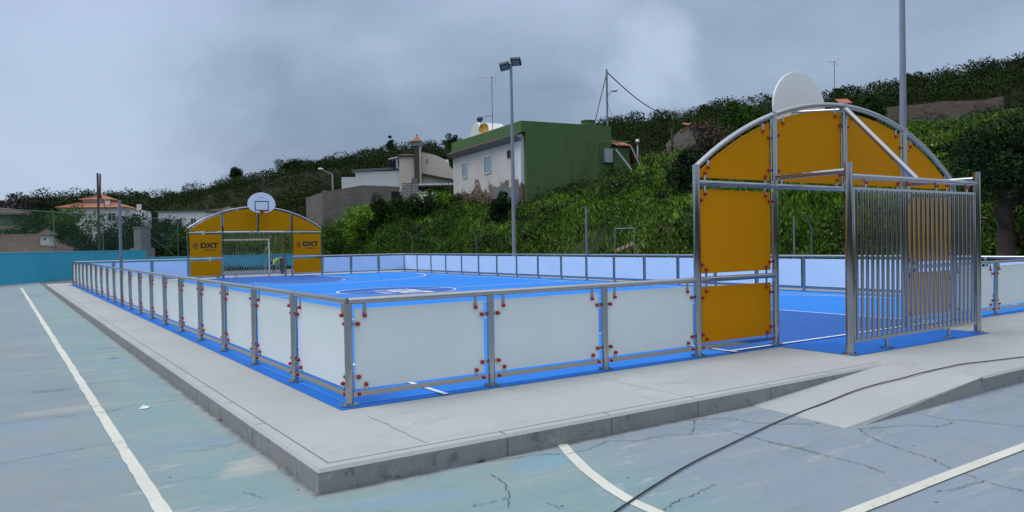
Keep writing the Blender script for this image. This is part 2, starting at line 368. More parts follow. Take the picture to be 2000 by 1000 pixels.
lines = [('line_touch', [(.91,-.13),(.91,30.13)]), ('line_touch', [(14.3,-.13),(14.3,30.13)]), ('line_half', [(.935,15),(14.275,15)]),
         ('line_circle', arc(CX,15,1.8,0,2*math.pi,64)),
         ('line_key', [(5.06,-.13),(5.06,5.8),(10.14,5.8),(10.14,-.13)]), ('line_key', [(5.06,30.13),(5.06,24.2),(10.14,24.2),(10.14,30.13)]),
         ('line_throw', arc(CX,5.85,1.8,.02,math.pi-.02)), ('line_throw', arc(CX,24.15,1.8,math.pi+.02,2*math.pi-.02)),
         ('line_arc', arc(CX,2.4,6.7,0.02,math.pi-.02)), ('line_arc', arc(CX,27.6,6.7,math.pi+.02,2*math.pi-.02)),
         ('line_goal', [(5.1,0.0),(10.1,0.0)]), ('line_goal', [(5.1,30),(10.1,30)])]
for k, (nm, pts) in enumerate(lines):
    b = MB(); b.strip(pts, .055, .016 + .0006*(k % 5)); tag(b.build('court_'+nm, white_paint), kind='structure')

# old painted lines and cracks of the lower pavement
def ground_path(pts, z=GZ, step=6):
    P = [onz(x, y, z) for x, y in pts]; out = []
    for i in range(len(P)-1):
        for k in range(step):
            q = P[i]+(P[i+1]-P[i])*k/step; out.append(q[:2])
    out.append(P[-1][:2]); return out
def wob(pts, a):
    return [(p[0]+random.uniform(-a, a), p[1]+random.uniform(-a, a)) for p in pts]
b = MB(); ys = np.concatenate([np.arange(-9, 6, .16), np.arange(6, 33.2, .6)]); vs = []
for y in ys: vs += [(-1.8175+random.gauss(0, .0035), y, GZ+.004), (-1.7325+random.gauss(0, .0035), y, GZ+.004)]
b.add(vs, [(2*i, 2*i+1, 2*i+3, 2*i+2) for i in range(len(ys)-1)])
tag(b.build('pavement_line', oline), kind='structure')
b = MB(); cxa, cya, ra = 2.55, -3.5, 2.0
b.strip([(1.07,-1.70),(.95,-1.95),(.79,-2.33),(.66,-2.73),(.60,-3.0),(.585,-3.25),(.60,-3.6),(.68,-4.0),(.85,-4.5)], .085, GZ+.004)
tag(b.build('pavement_arc', oline), kind='structure')
b = MB(); b.strip([(-.5,-3.93),(1.55,-3.895),(2.69,-3.875),(3.75,-3.865),(8,-3.8),(14,-3.75)], .085, GZ+.008)
tag(b.build('pavement_cross_line', oline), kind='structure')
b = MB(); b.strip([(-1.73,14.5),(-.93,14.55)], .05, GZ+.004); tag(b.build('pavement_short_line', oline), kind='structure')
Z5 = lambda L: [(x/2.857+1000, y/2.857+650) for x, y in L]
Z6 = lambda L: [(x/2.5+1500, y/2.5+600) for x, y in L]
Z1 = lambda L: [(x/1.923, y/1.923+480) for x, y in L]
Z3 = lambda L: [(x/2.857+400, y/2.857+720) for x, y in L]
cracks = [Z5([(930,480),(1000,490),(1100,480),(1220,480),(1360,505),(1540,512),(1714,505)]), Z5([(0,705),(150,680),(300,680),(420,655),(530,605),(680,605),(850,575),(1010,565),(1012,490)]),
 Z5([(1170,540),(1300,575),(1480,620),(1600,640),(1714,680)]), Z5([(845,1000),(900,950),(1050,890),(1130,850)]), Z5([(180,950),(290,985)]),
 Z6([(440,595),(540,655),(700,710),(800,745),(910,795),(1060,850),(1170,885),(1250,900)]), Z6([(440,597),(600,585),(680,577),(820,585),(880,575),(910,560)]),
 Z6([(740,520),(860,550),(980,555),(1110,570),(1250,585)]), Z6([(0,660),(180,700),(320,735),(480,775),(570,810)]), Z6([(1090,405),(1180,420),(1250,440)]),
 Z6([(820,900),(900,895),(980,870),(1060,850)]), Z6([(0,570),(200,572),(260,566)]),
 Z1([(0,670),(150,650),(360,630),(420,622),(480,605),(600,590),(700,575)]), Z1([(0,820),(200,780),(400,748),(480,735)]), Z1([(660,775),(780,768),(930,735)]),
 Z1([(360,387),(430,381)]), Z1([(80,334),(165,330)]), Z1([(300,520),(420,512),(520,505)]), Z1([(170,272),(290,268)]),
 Z3([(1590,590),(1660,630),(1700,700),(1695,790)]), Z3([(1490,770),(1650,740),(1700,712)]), Z3([(1480,525),(1620,515),(1800,495)]), Z3([(0,440),(150,420),(230,400)]), Z3([(220,690),(270,705),(330,730)])]
b = MB()
for c in cracks:
    p = ground_path(c, step=9); w = .0052*(1 if len(c) > 3 else .7); q = wob(p, .012); rr = [max(.25, 1+random.gauss(0, .4)) for _ in q]
    for i in range(len(q)-1): b.strip([q[i], q[i+1]], w*rr[i], GZ+.006+.0007*(i % 2))
tag(b.build('pavement_cracks', crackm), kind='structure')
# faint chalk mark on the slab
chalk = plain('blue_chalk', (.39,.45,.53,1), .9); b = MB(); b.strip(wob(ground_path([(718,812),(760,830),(800,850),(835,865)], 0, 8), .012), .014, .0045); tag(b.build('slab_chalk_mark', chalk), kind='structure')

# ------------------------------------------------------------------ ball court barriers
BAY = 1.5; RZ = .937
def cap_bits(mc, W, z, out):                                   # a red domed bolt cap at world point
    mc.sphere((W[0]+out[0]*.012, W[1]+out[1]*.012, z), .0205, 8, 5)
def panel_with_caps(root, W, s0, s1, z0, z1, inn, mats, caps=True, name='panel', dirv=None):
    """W(s,t,z)->world; rectangular panel between s0..s1, z0..z1 on the t=.02..... plane"""
    a, c, d = W(s0,.02,z0), W(s1,.02,z0), W(s1,.02,z1); e = W(s0,.02,z1); nin = np.array([inn[0], inn[1], 0])*.012
    b = MB(); P = [np.array(q) for q in (a, c, d, e)]; k = np.cross(P[1]-P[0], P[3]-P[0]) @ nin
    if k < 0: P = P[::-1]
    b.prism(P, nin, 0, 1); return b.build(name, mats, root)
def fence(label, P0, dv, nb, inn, skip_first=False, skip_last=False, caps=0, tall=None, mats=None, extra_caps=0):
    P0 = np.array([P0[0], P0[1], 0.]); dv = np.array([dv[0], dv[1], 0.]); inn = np.array([inn[0], inn[1], 0.]); out = -inn
    root = empty('barrier_fence', tuple(P0), 0, label, 'fence', 'barrier fences around the ball court')
    W = lambda s, t, z: P0+dv*s+inn*t+np.array([0,0,z])
    L = nb*BAY
    b = MB(); b.tube([W(0,0,RZ), W(L,0,RZ)], .031, 14)
    for k in range(nb+1):
        for q in ((-.075, -.06), ) if k else (): b.tube([W(k*BAY+q[0],0,RZ), W(k*BAY+q[1],0,RZ)], .034, 14)
    b.build('top_rail', steel, root)
    b = MB()
    for k in range(nb):
        a = W(k*BAY+.035, -.005, .076); b.obox(a, dv*(BAY-.07), inn*.010 if np.cross(dv, inn)[2] > 0 else inn*.010, (0,0,.046)) if np.cross(dv, inn)[2] > 0 else b.obox(W(k*BAY+.035,.005,.076), dv*(BAY-.07), -inn*.010, (0,0,.046))
    b.build('bottom_rail', steel, root)
    for k in range(nb+1):
        if (k == 0 and skip_first) or (k == nb and skip_last): continue
        top = RZ-.02; r = .037
        if tall is not None and k == tall: top = 2.68
        b = MB(); b.tube([W(k*BAY,0,.006), W(k*BAY,0,top)], r, 14)
        po = b.build('tall_post' if top > 2 else 'post', galv if top > 2 else steel, root)
        b = MB(); b.tube([W(k*BAY,0,.005), W(k*BAY,0,.017)], .082, 20)
        for q in range(4):
            an = q*math.pi/2+.78; b.tube([W(k*BAY+.062*math.cos(an), .062*math.sin(an), .017), W(k*BAY+.062*math.cos(an), .062*math.sin(an), .028)], .009, 6)
        b.build('base_plate', steel, po)
    late_c = MB(); late_b = MB()
    for k in range(nb):
        s0, s1 = k*BAY+.068, (k+1)*BAY-.068
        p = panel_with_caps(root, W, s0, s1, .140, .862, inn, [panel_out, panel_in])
        if k >= caps+extra_caps: continue
        A, B = k*BAY, (k+1)*BAY
        spots = []
        for e, sg in ((A, 1), (B, -1)):
            spots += [(e+sg*.165, .80, 'v', RZ-.02), (e+sg*.098, .727, 'h', e+sg*.03), (e+sg*.098, .25, 'h', e+sg*.03), (e+sg*.165, .178, 'v', .11), (e+sg*.092, .098, None, 0)]
        for s, z, kind, to in spots:
            mc = MB() if k < caps else late_c; t = .0 if kind else -.008
            mc.sphere(W(s, t, z), .0192, 8, 6); mc.tube([W(s, t+.004, z), W(s, t+.016, z)], .0195, 8)
            if k < caps: mc.build('red_cap', red, p)
            if kind:
                mb = MB() if k < caps else late_b; o = -1 if np.cross(dv, inn)[2] > 0 else 1
                z0, z1 = (min(z, to), max(z, to)) if kind == 'v' else (z-.017, z+.017)
                a0, a1 = (s-.016, s+.016) if kind == 'v' else (min(s, to), max(s, to))
                if o < 0: mb.obox(W(a0,.010,z0), dv*(a1-a0), inn*.007, (0,0,z1-z0))
                else: mb.obox(W(a0,.017,z0), dv*(a1-a0), -inn*.007, (0,0,z1-z0))
                if k < caps: mb.build('bracket', steel, p)
    if late_c.v: tag(late_c.build('red_caps', red, root), kind='stuff'); tag(late_b.build('brackets', steel, root), kind='stuff')
    return root
W_, L_ = 15.2, 30.
fence('long near side barrier of white panels from the front corner post to the far left', (0,0), (0,1), 20, (1,0), caps=9, extra_caps=11, tall=10)
fence('three white panels with red caps between the front corner post and the nearer ochre goal', (0,0), (1,0), 3, (0,1), skip_first=True, skip_last=True, caps=3)
fence('white panels with red caps at the right edge beyond the cage of the nearer goal', (W_,0), (-1,0), 3, (0,1), skip_last=True, caps=3)
fence('long far side barrier of white panels with blue bounce tint below the green bank', (W_,0), (0,1), 20, (-1,0), skip_first=True, tall=10)
fence('three white panels with blue bounce tint left of the far goal, ending at the far left corner', (0,L_), (1,0), 3, (0,-1), skip_first=True, skip_last=True)
fence('three white panels with blue bounce tint right of the far goal, ending at the far right corner', (W_,L_), (-1,0), 3, (0,-1), skip_first=True, skip_last=True)

# ------------------------------------------------------------------ goals
R_ARC = 5.3; ZC = 3.315-R_ARC
def arch_z(x, d=0): return ZC+math.sqrt((R_ARC-d)**2-x*x)
def make_goal():
    g = empty('arched_goal', (CX,0,0), 0, 'nearer stainless goal with ochre arch panels and barred cage, seen from behind', 'goal', 'arched goals at the two ends of the court')
    T = lambda pts, r, nm, seg=16, mat=steel, par=None: MB().tube(pts, r, seg).build(nm, mat, par or g, local=True)
    def post(x, y, top, r=.045):
        p = T([(x,y,.006),(x,y,top)], r, 'post'); b = MB().tube([(x,y,.005),(x,y,.018)], .095, 20)
        for q in range(4): an = q*math.pi/2+.78; b.tube([(x+.073*math.cos(an),y+.073*math.sin(an),.018),(x+.073*math.cos(an),y+.073*math.sin(an),.03)], .01, 6)
        b.build('base_plate', steel, p, local=True); return p
    for x, top in ((-3.1,2.34),(-1.6,3.10),(1.6,3.10),(3.1,2.34)): post(x, 0, top)
    T([(0,0,2.12),(0,0,3.36)], .042, 'centre_post')
    T([(3.08*math.sin(a) if 0 else x, 0, arch_z(x)) for a, x in ((0, -3.1+6.2*i/40) for i in range(41))], .036, 'arch_rail')
    T([(-3.08,0,2.125),(3.08,0,2.125)], .036, 'crossbar')
    for s in (-1, 1):
        T([(s*3.08,0,.937),(s*1.62,0,.937)], .034, 'middle_rail')
        MB().box((min(s*3.06,s*1.64),-.005,.076),(max(s*3.06,s*1.64),.005,.122)).build('bottom_rail', steel, g, local=True)
    # cage
    for s in (-1, 1):
        p = post(s*1.6, -1.061, 2.335, .048)
        T([(s*1.6,-.05,2.235),(s*1.6,-1.02,2.235)], .033, 'side_rail')
    T([(-1.56,-1.061,2.165),(1.56,-1.061,2.165)], .036, 'cage_top_rail')
    T([(0,-.03,3.26),(0,-1.04,2.18)], .040, 'brace_tube')
    MB().box((-1.50,-1.076,2.005),(1.50,-1.046,2.035)).box((-1.50,-1.076,.138),(1.50,-1.046,.168)).box((-1.53,-1.078,.135),(-1.50,-1.044,2.04)).box((1.50,-1.078,.135),(1.53,-1.044,2.04)).build('bar_frame', steel, g, local=True)
    for k in range(26):
        x = -1.44+2.88*k/25; MB().tube([(x,-1.061,.165),(x,-1.061,2.008)], .0205, 10).build('bar', steel, g, local=True)
    for x in (-.79, .77):
        f = MB().tube([(x,-1.061,.006),(x,-1.061,.14)], .022, 10).build('support_foot', steel, g, local=True)
        MB().box((x-.07,-1.12,.006),(x+.07,-1.0,.014)).build('foot_plate', steel, f, local=True)
    b = MB()
    for x in (-1.25, -.25, .45, 1.3): b.box((x-.015,-1.072,2.03),(x+.015,-1.050,2.135))
    b.build('frame_tabs', steel, g, local=True)
    for x in (-1.25, -.25, .45, 1.3): MB().sphere((x,-1.085,2.10), .022, 8, 6).build('red_cap', red, g, local=True)
    # panels with their straps and caps on the outer side
    def panel(poly, caps):
        P = [(x,.02,z) for x, z in poly]; pn = MB().prism(P, (0,.012,0)).build('ochre_panel', ochre, g, local=True)
        for x, z, dx, dz in caps:
            MB().sphere((x,0,z), .021, 8, 6).tube([(x,.004,z),(x,.017,z)], .021, 8).build('red_cap', red, pn, local=True)
            if dx or dz:
                x0, x1 = sorted((x, x+dx)); z0, z1 = sorted((z, z+dz))
                if dx: z0 -= .016; z1 += .016
                else: x0 -= .016; x1 += .016
                MB().box((x0,.010,z0),(x1,.0165,z1)).build('bracket', steel, pn, local=True)
    for s in (-1, 1):
        xa, xb = sorted((s*3.03, s*1.67))
        for z0, z1, bot in ((.150,.845,.122),(1.01,2.045,.937)):
            c = []
            for x, q in ((xa, 1), (xb, -1)):
                c += [(x+q*.03, z0+.11, -q*.06, 0), (x+q*.03, z1-.13, -q*.06, 0), (x+q*.10, z0+.045, 0, -(z0+.045-bot)), (x+q*.10, z1-.055, 0, .12)]
            if z0 < .5: c += [(xa+.02,.098,0,0),(xb-.02,.098,0,0)]
            panel([(xa,z0),(xb,z0),(xb,z1),(xa,z1)], c)
    for xa, xb in ((-3.03,-1.67),(-1.53,-.065),(.065,1.53),(1.67,3.03)):
        top = [(xb+(xa-xb)*i/14, arch_z(xb+(xa-xb)*i/14, .085)) for i in range(15)]
        top = [(x, max(z, 2.20)) for x, z in top]
        c = []
        for x, q in ((xa, 1), (xb, -1)):
            zt = arch_z(x, .085); tall = zt > 2.45
            if tall: c += [(x+q*.03, zt-.20, -q*.06, 0), (x+q*.14, arch_z(x+q*.14, .085)-.07, 0, .10), (x+q*.04, arch_z(x)-.01, 0, 0)]
            else: c += [(x+q*.16, arch_z(x+q*.16, .085)-.05, 0, .09), (x+q*.05, arch_z(x+q*.05)-.03, 0, 0)]
            c += [(x+q*.10, 2.245, 0, -.11)]
            if tall: c += [(x+q*.03, 2.33, -q*.06, 0)]
        panel([(xa,2.19),(xb,2.19)]+top, c)
    return g
goal = make_goal()
far = copy_tree(goal, skip=('red_cap', 'bracket')); far.location = (CX,L_,0); far.rotation_euler = (0,0,math.pi); OFF[far] = (Vector((CX,L_,0)), math.pi)
tag(far, 'far arched goal with ochre panels lettered DXT TENERIFE at the left end of the court')

def text_mesh(body, size, off=0.0, sx=1.):
    c = bpy.data.curves.new('t', 'FONT'); c.body = body; c.size = size; c.offset = off; c.align_x = 'CENTER'; c.align_y = 'CENTER'; c.resolution_u = 3
    o = bpy.data.objects.new('t', c); COL.objects.link(o); bpy.context.view_layer.update()
    me = bpy.data.meshes.new_from_object(o.evaluated_get(bpy.context.evaluated_depsgraph_get()))
    vs = [(v.co.x*sx, v.co.y) for v in me.vertices]; fs = [tuple(p.vertices) for p in me.polygons]
    bpy.data.objects.remove(o); bpy.data.meshes.remove(me); bpy.data.curves.remove(c)
    return vs, fs
def logo(place, b, w=1.):
    """DXT / TENERIFE with the small shield; place(u,v)->3D, unit width about w"""
    def put(vs, fs, u0, v0): b.add([place(u0+x*w, v0+y*w) for x, y in vs], fs)
    put(*text_mesh('DXT', .30, .016, 1.22), .16*w, .03*w); put(*text_mesh('TENERIFE', .105, .001, 1.12), .17*w, -.17*w)
    sh = [(-.09,.10),(.09,.10),(.09,-.06),(.05,-.12),(0,-.15),(-.05,-.12),(-.09,-.06)]
    k = len(sh); si = [(x*.76, -.01+(y+.01)*.80) for x, y in sh]
    put(sh+si, [(i,(i+1) % k, k+(i+1) % k, k+i) for i in range(k)], -.42*w, .01*w)
    for q in ([(-.1,.135),(.1,.135),(.1,.155),(-.1,.155)], [(-.012,-.1),(.012,-.1),(.012,.08),(-.012,.08)], [(-.06,-.012),(.06,-.012),(.06,.012),(-.06,.012)], [(-.045,.035),(-.02,.035),(-.02,.06),(-.045,.06)], [(.02,.035),(.045,.035),(.045,.06),(.02,.06)]):
        put(q, [(0,1,2,3)], -.42*w, .01*w)
for s in (-1, 1):
    b = MB(); logo(lambda u, v: (CX+s*2.36+u, L_-.0346, 1.50+v), b, 1.02); b.build('printed_logo', black, far)
b = MB(); logo(lambda u, v: (CX-.1+v*2.1, 14.55-u*1.0+.0, .0185), b, 1.9)
b.v = [(x, 15-(15-y), z) for x, y, z in b.v]; tag(b.build('court_centre_logo', white_paint), kind='structure')

def make_hoop():
    h = empty('basketball_hoop', (CX,.72,2.12), 0, 'white backboard seen from behind above the nearer goal arch', 'hoop', 'basketball hoops above the two goals')
    zc = 1.27; P = [(.64*math.cos(a), 0, zc+(.56 if math.sin(a) > 0 else .39)*math.sin(a)) for a in (2*math.pi*i/56 for i in range(56))]
    MB().prism(P, (0,.028,0)).build('backboard', board_m, h, local=True, bevel=.006)
    b = MB()
    for x0, x1, z0, z1 in ((-.32,.32,1.40,1.44),(-.32,.32,.99,1.03),(-.32,-.28,1.03,1.40),(.28,.32,1.03,1.40),(-.11,.11,1.60,1.615)): b.box((x0,.029,z0),(x1,.031,z1))
    b.build('target_box', black, h, local=True)
    b = MB().tube([(.225*math.cos(a), .40+.225*math.sin(a), .96) for a in (2*math.pi*i/32 for i in range(33))], .011, 8, False).box((-.08,.030,.88),(.08,.05,1.0)).box((-.03,.05,.945),(.03,.185,.965)).tube([(-.06,.05,.9),(-.12,.21,.955)], .009, 6).tube([(.06,.05,.9),(.12,.21,.955)], .009, 6)
    b.build('rim', rim_m, h, local=True)
    b = MB()
    for x in (-.05, .05): b.tube([(x,-.72,1.14),(x*4,-.005,1.20)], .022, 8).tube([(x,-.72,.95),(x*4,-.005,.99)], .022, 8)
    b.box((-.06,-.735,.90),(.06,-.715,1.18))
    b.build('bracket_arm', steel, h, local=True)
    return h
hoop = make_hoop(); hf = copy_tree(hoop); hf.location = (CX,L_-.72,2.12); hf.rotation_euler = (0,0,math.pi)
tag(hf, 'round white backboard with black square and red rim above the far goal')

# ------------------------------------------------------------------ cable, litter
pts = [onz(x, y, GZ+.012) for x, y in ((1050,1110),(1120,1055),(1200,1000),(1275,950),(1350,905),(1425,868),(1500,832))]
def ramp_pt(px, py):
    lo = onz(px, py, GZ+.012)
    for _ in range(30):
        z = max(GZ, min(0, GZ+(lo[0]-3.36)/(5.616-3.36)*.16))+.012 if lo[1] > -2.75 else GZ+.012
        lo = onz(px, py, z)
    return lo
pts += [ramp_pt(x, y) for x, y in ((1560,806),(1610,787),(1665,765),(1710,751),(1760,739),(1800,728),(1850,717))]+[onz(x, y, .012) for x, y in ((1880,711),(1940,704),(2000,697),(2080,690),(2200,682))]
def smooth(p, n=5):
    out = []; P = [Vector(q) for q in p]
    for i in range(len(P)-1):
        a, b_, c, d = P[max(i-1,0)], P[i], P[i+1], P[min(i+2,len(P)-1)]
        for k in range(n):
            t = k/n; out.append(.5*((2*b_)+(c-a)*t+(2*a-5*b_+4*c-d)*t*t+(3*b_-a-3*c+d)*t**3))
    out.append(P[-1]); return out
tag(MB().tube(smooth(pts), .0062, 8).build('power_cable', rubber, origin=tuple(pts[0])), 'black cable lying across the pavement and up the concrete ramp', 'cable')
p = onz(281, 798, GZ); b = MB(); b.add([(p[0]-.05,p[1]-.02,GZ+.006),(p[0]+.02,p[1]-.05,GZ+.008),(p[0]+.06,p[1]+.01,GZ+.012),(p[0]+.0,p[1]+.045,GZ+.03),(p[0]-.02,p[1]+.06,GZ+.008)], [(0,1,2,3),(0,3,4)])
tag(b.build('paper_scrap', plain('paper', (.75,.75,.74,1), .8), origin=tuple(p)), 'crumpled white paper scrap on the painted pavement beside the long white line', 'litter')
for k, (x, y, l) in enumerate(((940,903,'brown dead leaf on the pavement under the front kerb'),(777,934,'small dry twig at the foot of the front kerb near its corner'),(434,822,'dry leaf at the foot of the left kerb'))):
    p = onz(x, y, GZ); b = MB(); s = .03
    b.add([(p[0]-s*1.3,p[1],GZ+.006),(p[0],p[1]-s*.6,GZ+.022),(p[0]+s*1.4,p[1]+.01,GZ+.008),(p[0]+.01,p[1]+s*.7,GZ+.02),(p[0],p[1],GZ+.008)], [(0,1,4),(1,2,4),(2,3,4),(3,0,4)])
    tag(b.build('dead_leaf', plain('dead_leaf_%d' % k, (.16,.10,.05,1), .9), origin=tuple(p)), l, 'leaf', 'dead leaves along the kerb')

# ------------------------------------------------------------------ terrain behind the court
def bd(px):                                                   # depth of the bank foot (line X = 18.4, or the back wall Y = 47.6)
    r = ray(px, 470); return min((18.4-CAM[0])/r[0] if r[0] > 0 else 1e9, (47.7-CAM[1])/r[1] if r[1] > 0 else 1e9)
PROF = {400:[(58,478),(63,462),(85,450)], 560:[(60,470),(64,452),(85,436)], 640:[(58,455),(63,436),(80,428)], 700:[(57,450),(62,420),(75,395)], 800:[(52,440),(59,397),(70,380)], 893:[(47,440),(53,392),(62,378)], 960:[(43,443),(49,402),(58,388)],
 1035:[(40,455),(44.5,404),(54,388)], 1100:[(38,440),(45,380),(54,365)], 1180:[(36,425),(43,368),(48,343),(60,334)], 1240:[(35,415),(42,352),(50,322),(66,316)], 1300:[(34,405),(42,338),(50,312),(70,303)],
 1360:[(33,400),(40,330),(48,300),(70,290)], 1450:[(31,390),(38,315),(46,278),(70,258)], 1600:[(27,385),(34,305),(44,258),(70,238)], 1750:[(25,380),(32,300),(42,262),(70,236)], 1860:[(24,380),(31,300),(41,258),(70,228)],
 2000:[(22,370),(30,280),(40,240),(70,210)], 2300:[(20,350),(28,250),(40,200),(70,180)], 2900:[(20,330),(28,230),(40,180),(70,160)]}
KP = sorted(PROF)
def prof(px):
    def pts(k):
        b0 = bd(k); L = [(b0-.3, -.2), (b0+.4, .15)]
        for d, y in PROF[k]: d = max(d, L[-1][0]+1.5); L.append((d, at(k, y, d)[2]))
        L.append((95, L[-1][1]+.3)); return L
    i = max(0, min(len(KP)-2, np.searchsorted(KP, px)-1)); t = min(1, max(0, (px-KP[i])/(KP[i+1]-KP[i])))
    def samp(k, u):
        L = pts(k); d0, d1 = L[0][0], 95; d = d0+(d1-d0)*u**1.8
        return np.interp(d, [q[0] for q in L], [q[1] for q in L])
    def f(u):
        z = samp(KP[i], u)*(1-t)+samp(KP[i+1], u)*t; d = (bd(px)-.3)+(95-bd(px)+.3)*u**1.8
        return d, z
    return f
def hsh(x, y): return math.sin(x*1.3+y*.7)*.5+math.sin(x*.37-y*1.1+2)*.5
NPX, NU = 150, 46
pxs = np.linspace(400, 2900, NPX); us = np.linspace(0, 1, NU); TG = np.zeros((NPX, NU, 3))
for i, px in enumerate(pxs):
    f = prof(px); r = ray(px, 470)
    for j, u in enumerate(us):
        d, z = f(u); p = CAM+r*d; TG[i, j] = (p[0], p[1], z+(.22*hsh(p[0]*1.4, p[1]*1.4) if 2 < j else 0))
b = MB(); b.add(TG.reshape(-1, 3), [(i*NU+j, (i+1)*NU+j, (i+1)*NU+j+1, i*NU+j+1) for i in range(NPX-1) for j in range(NU-1)], 0, True)
tag(b.build('hillside_bank', earth), kind='structure')
def bank(px, u):                                              # interpolated bank surface
    i = np.clip((px-400)/(2900-400)*(NPX-1), 0, NPX-1.001); j = np.clip(u*(NU-1), 0, NU-1.001)
    i0 = i.astype(int); j0 = j.astype(int); a = (i-i0)[:, None]; c = (j-j0)[:, None]
    return (TG[i0, j0]*(1-a)+TG[i0+1, j0]*a)*(1-c)+(TG[i0, j0+1]*(1-a)+TG[i0+1, j0+1]*a)*c
def bank_at(px, d):
    b0 = bd(px)-.3; u = max(0, (d-b0)/(95-b0))**(1/1.8); return bank(np.array([float(px)]), np.array([u]))[0]

# far wooded hill
SIL = [(-700,400),(-200,398),(0,392),(100,386),(200,382),(300,374),(400,358),(450,344),(540,334),(620,312),(700,298),(760,288),(880,284),(980,268),(1100,254),(1200,238),(1330,230),(1400,212),(1500,190),(1640,182),(1780,160),(1900,140),(2000,124),(2300,80),(2900,40)]
def sil(px): return np.interp(px, [q[0] for q in SIL], [q[1] for q in SIL])
def hill_depth(px): return np.interp(px, [-700, 200, 800, 1400, 2000, 2900], [330, 320, 290, 240, 210, 200])
NH, NV = 120, 26; hp = np.linspace(-700, 2900, NH); HG = np.zeros((NH, NV, 3))
for i, px in enumerate(hp):
    D = hill_depth(px); zs = at(px, sil(px)+13, D)[2]; st = np.interp(px, [-700, 300, 700, 1500, 2900], [120, 110, 92, 90, 90])
    z0 = -.4 if px < 500 else np.interp(px, [500, 800, 1100, 1500, 2900], [1.5, 3, 5, 9, 12]); z0 = min(z0, zs*.4) if px > 0 else -.4
    for j in range(NV):
        t = j/(NV-5); d = st+(D-st)*t; p = CAM+ray(px, 470)*d
        z = z0+(zs-z0)*min(t, 1)**.95-(max(0, t-1)*D)*.25
        HG[i, j] = (p[0], p[1], z+.012*d*hsh(p[0]*.06, p[1]*.06)*(0 < t < .95))
b = MB(); b.add(HG.reshape(-1, 3), [(i*NV+j, (i+1)*NV+j, (i+1)*NV+j+1, i*NV+j+1) for i in range(NH-1) for j in range(NV-1)], 0, True)
tag(b.build('wooded_hill', hillm), kind='structure')

# unseen dark slope added behind the viewer to darken steel reflections and block light
b = MB(); pb = []
for i in range(41):
    an = R(118)+R(190)*i/40; rr = 46; e = math.sin(math.pi*i/40)**.4
    for rad, h in ((rr, -.4), (rr+8, 4*e), (rr+22, 7*e+1.5*math.sin(i*1.7)), (rr+50, 8.5*e+2*math.sin(i*.9))): pb.append((CAM[0]+rad*math.sin(an), CAM[1]+rad*math.cos(an), h))
b.add(pb, [(i*4+j, i*4+j+1, (i+1)*4+j+1, (i+1)*4+j) for i in range(40) for j in range(3)], 0, True)
tag(b.build('wooded_hill', hillm), kind='structure')

# ------------------------------------------------------------------ foliage
def leaf_object(name, P, size, tone, mat, parent=None, origin=None, blade=False, upb=0., aspect=.55):
    n = len(P); P = np.asarray(P, float)
    if parent is not None: P = P-np.array(OFF[parent][0])
    elif origin is not None: P = P-np.array(origin)
    size = np.broadcast_to(size, (n,))[:, None]
    a = rng.normal(size=(n, 3)); a[:, 2] *= (1-upb); a /= np.linalg.norm(a, axis=1)[:, None]
    c = rng.normal(size=(n, 3)); c -= a*(a*c).sum(1)[:, None]; c /= np.linalg.norm(c, axis=1)[:, None]
    if blade:
        a[:, 2] = 0; a /= np.linalg.norm(a, axis=1)[:, None]+1e-9
        lean = rng.normal(size=(n, 3))*.38; lean[:, 2] = 1
        V = np.stack([P-a*size*.09, P+a*size*.09, P+lean*size*.6+a*size*.05, P+lean*size*(1+0*size)+a*size*.25*rng.normal(size=(n,1))], 1)
    else:
        V = np.stack([P-a*size*.5, P+c*size*aspect*.5, P+a*size*.5, P-c*size*aspect*.5], 1)
    me = bpy.data.meshes.new(name); me.vertices.add(n*4); me.vertices.foreach_set('co', V.reshape(-1).astype(np.float32))
    me.loops.add(n*4); me.loops.foreach_set('vertex_index', np.arange(n*4, dtype=np.int32))
    me.polygons.add(n); me.polygons.foreach_set('loop_start', np.arange(0, n*4, 4, dtype=np.int32)); me.polygons.foreach_set('loop_total', np.full(n, 4, np.int32))
    me.update(calc_edges=True); me.materials.append(mat)
    at_ = me.attributes.new('tone', 'FLOAT', 'POINT'); at_.data.foreach_set('value', np.repeat(np.clip(tone, 0, 1), 4).astype(np.float32))
    o = bpy.data.objects.new(name, me); COL.objects.link(o)
    if parent is not None: o.parent = parent
    elif origin is not None: o.location = origin
    return o
def clumps(C, r, per, sq=.8):
    """leaf points on rough shells round clump centres; returns points and clump index"""
    n = len(C); k = np.repeat(np.arange(n), per); d = rng.normal(size=(n*per, 3)); d /= np.linalg.norm(d, axis=1)[:, None]
    rr = np.broadcast_to(r, (n,))[k][:, None]*(.55+.5*rng.random((n*per, 1))); d[:, 2] *= sq
    return np.asarray(C)[k]+d*rr, k
def crown_pts(c, w, h, ncl, per, irregular=.25):
    d = rng.normal(size=(ncl, 3)); d /= np.linalg.norm(d, axis=1)[:, None]; rad = rng.random((ncl, 1))**.45*(1+irregular*rng.normal(size=(ncl, 1)))
    C = np.array(c)+d*rad*np.array([w/2, w/2, h/2])*.82; P, k = clumps(C, .20*(w*.6+h*.4)*(.6+.7*rng.random(ncl)), per)
    return P, k
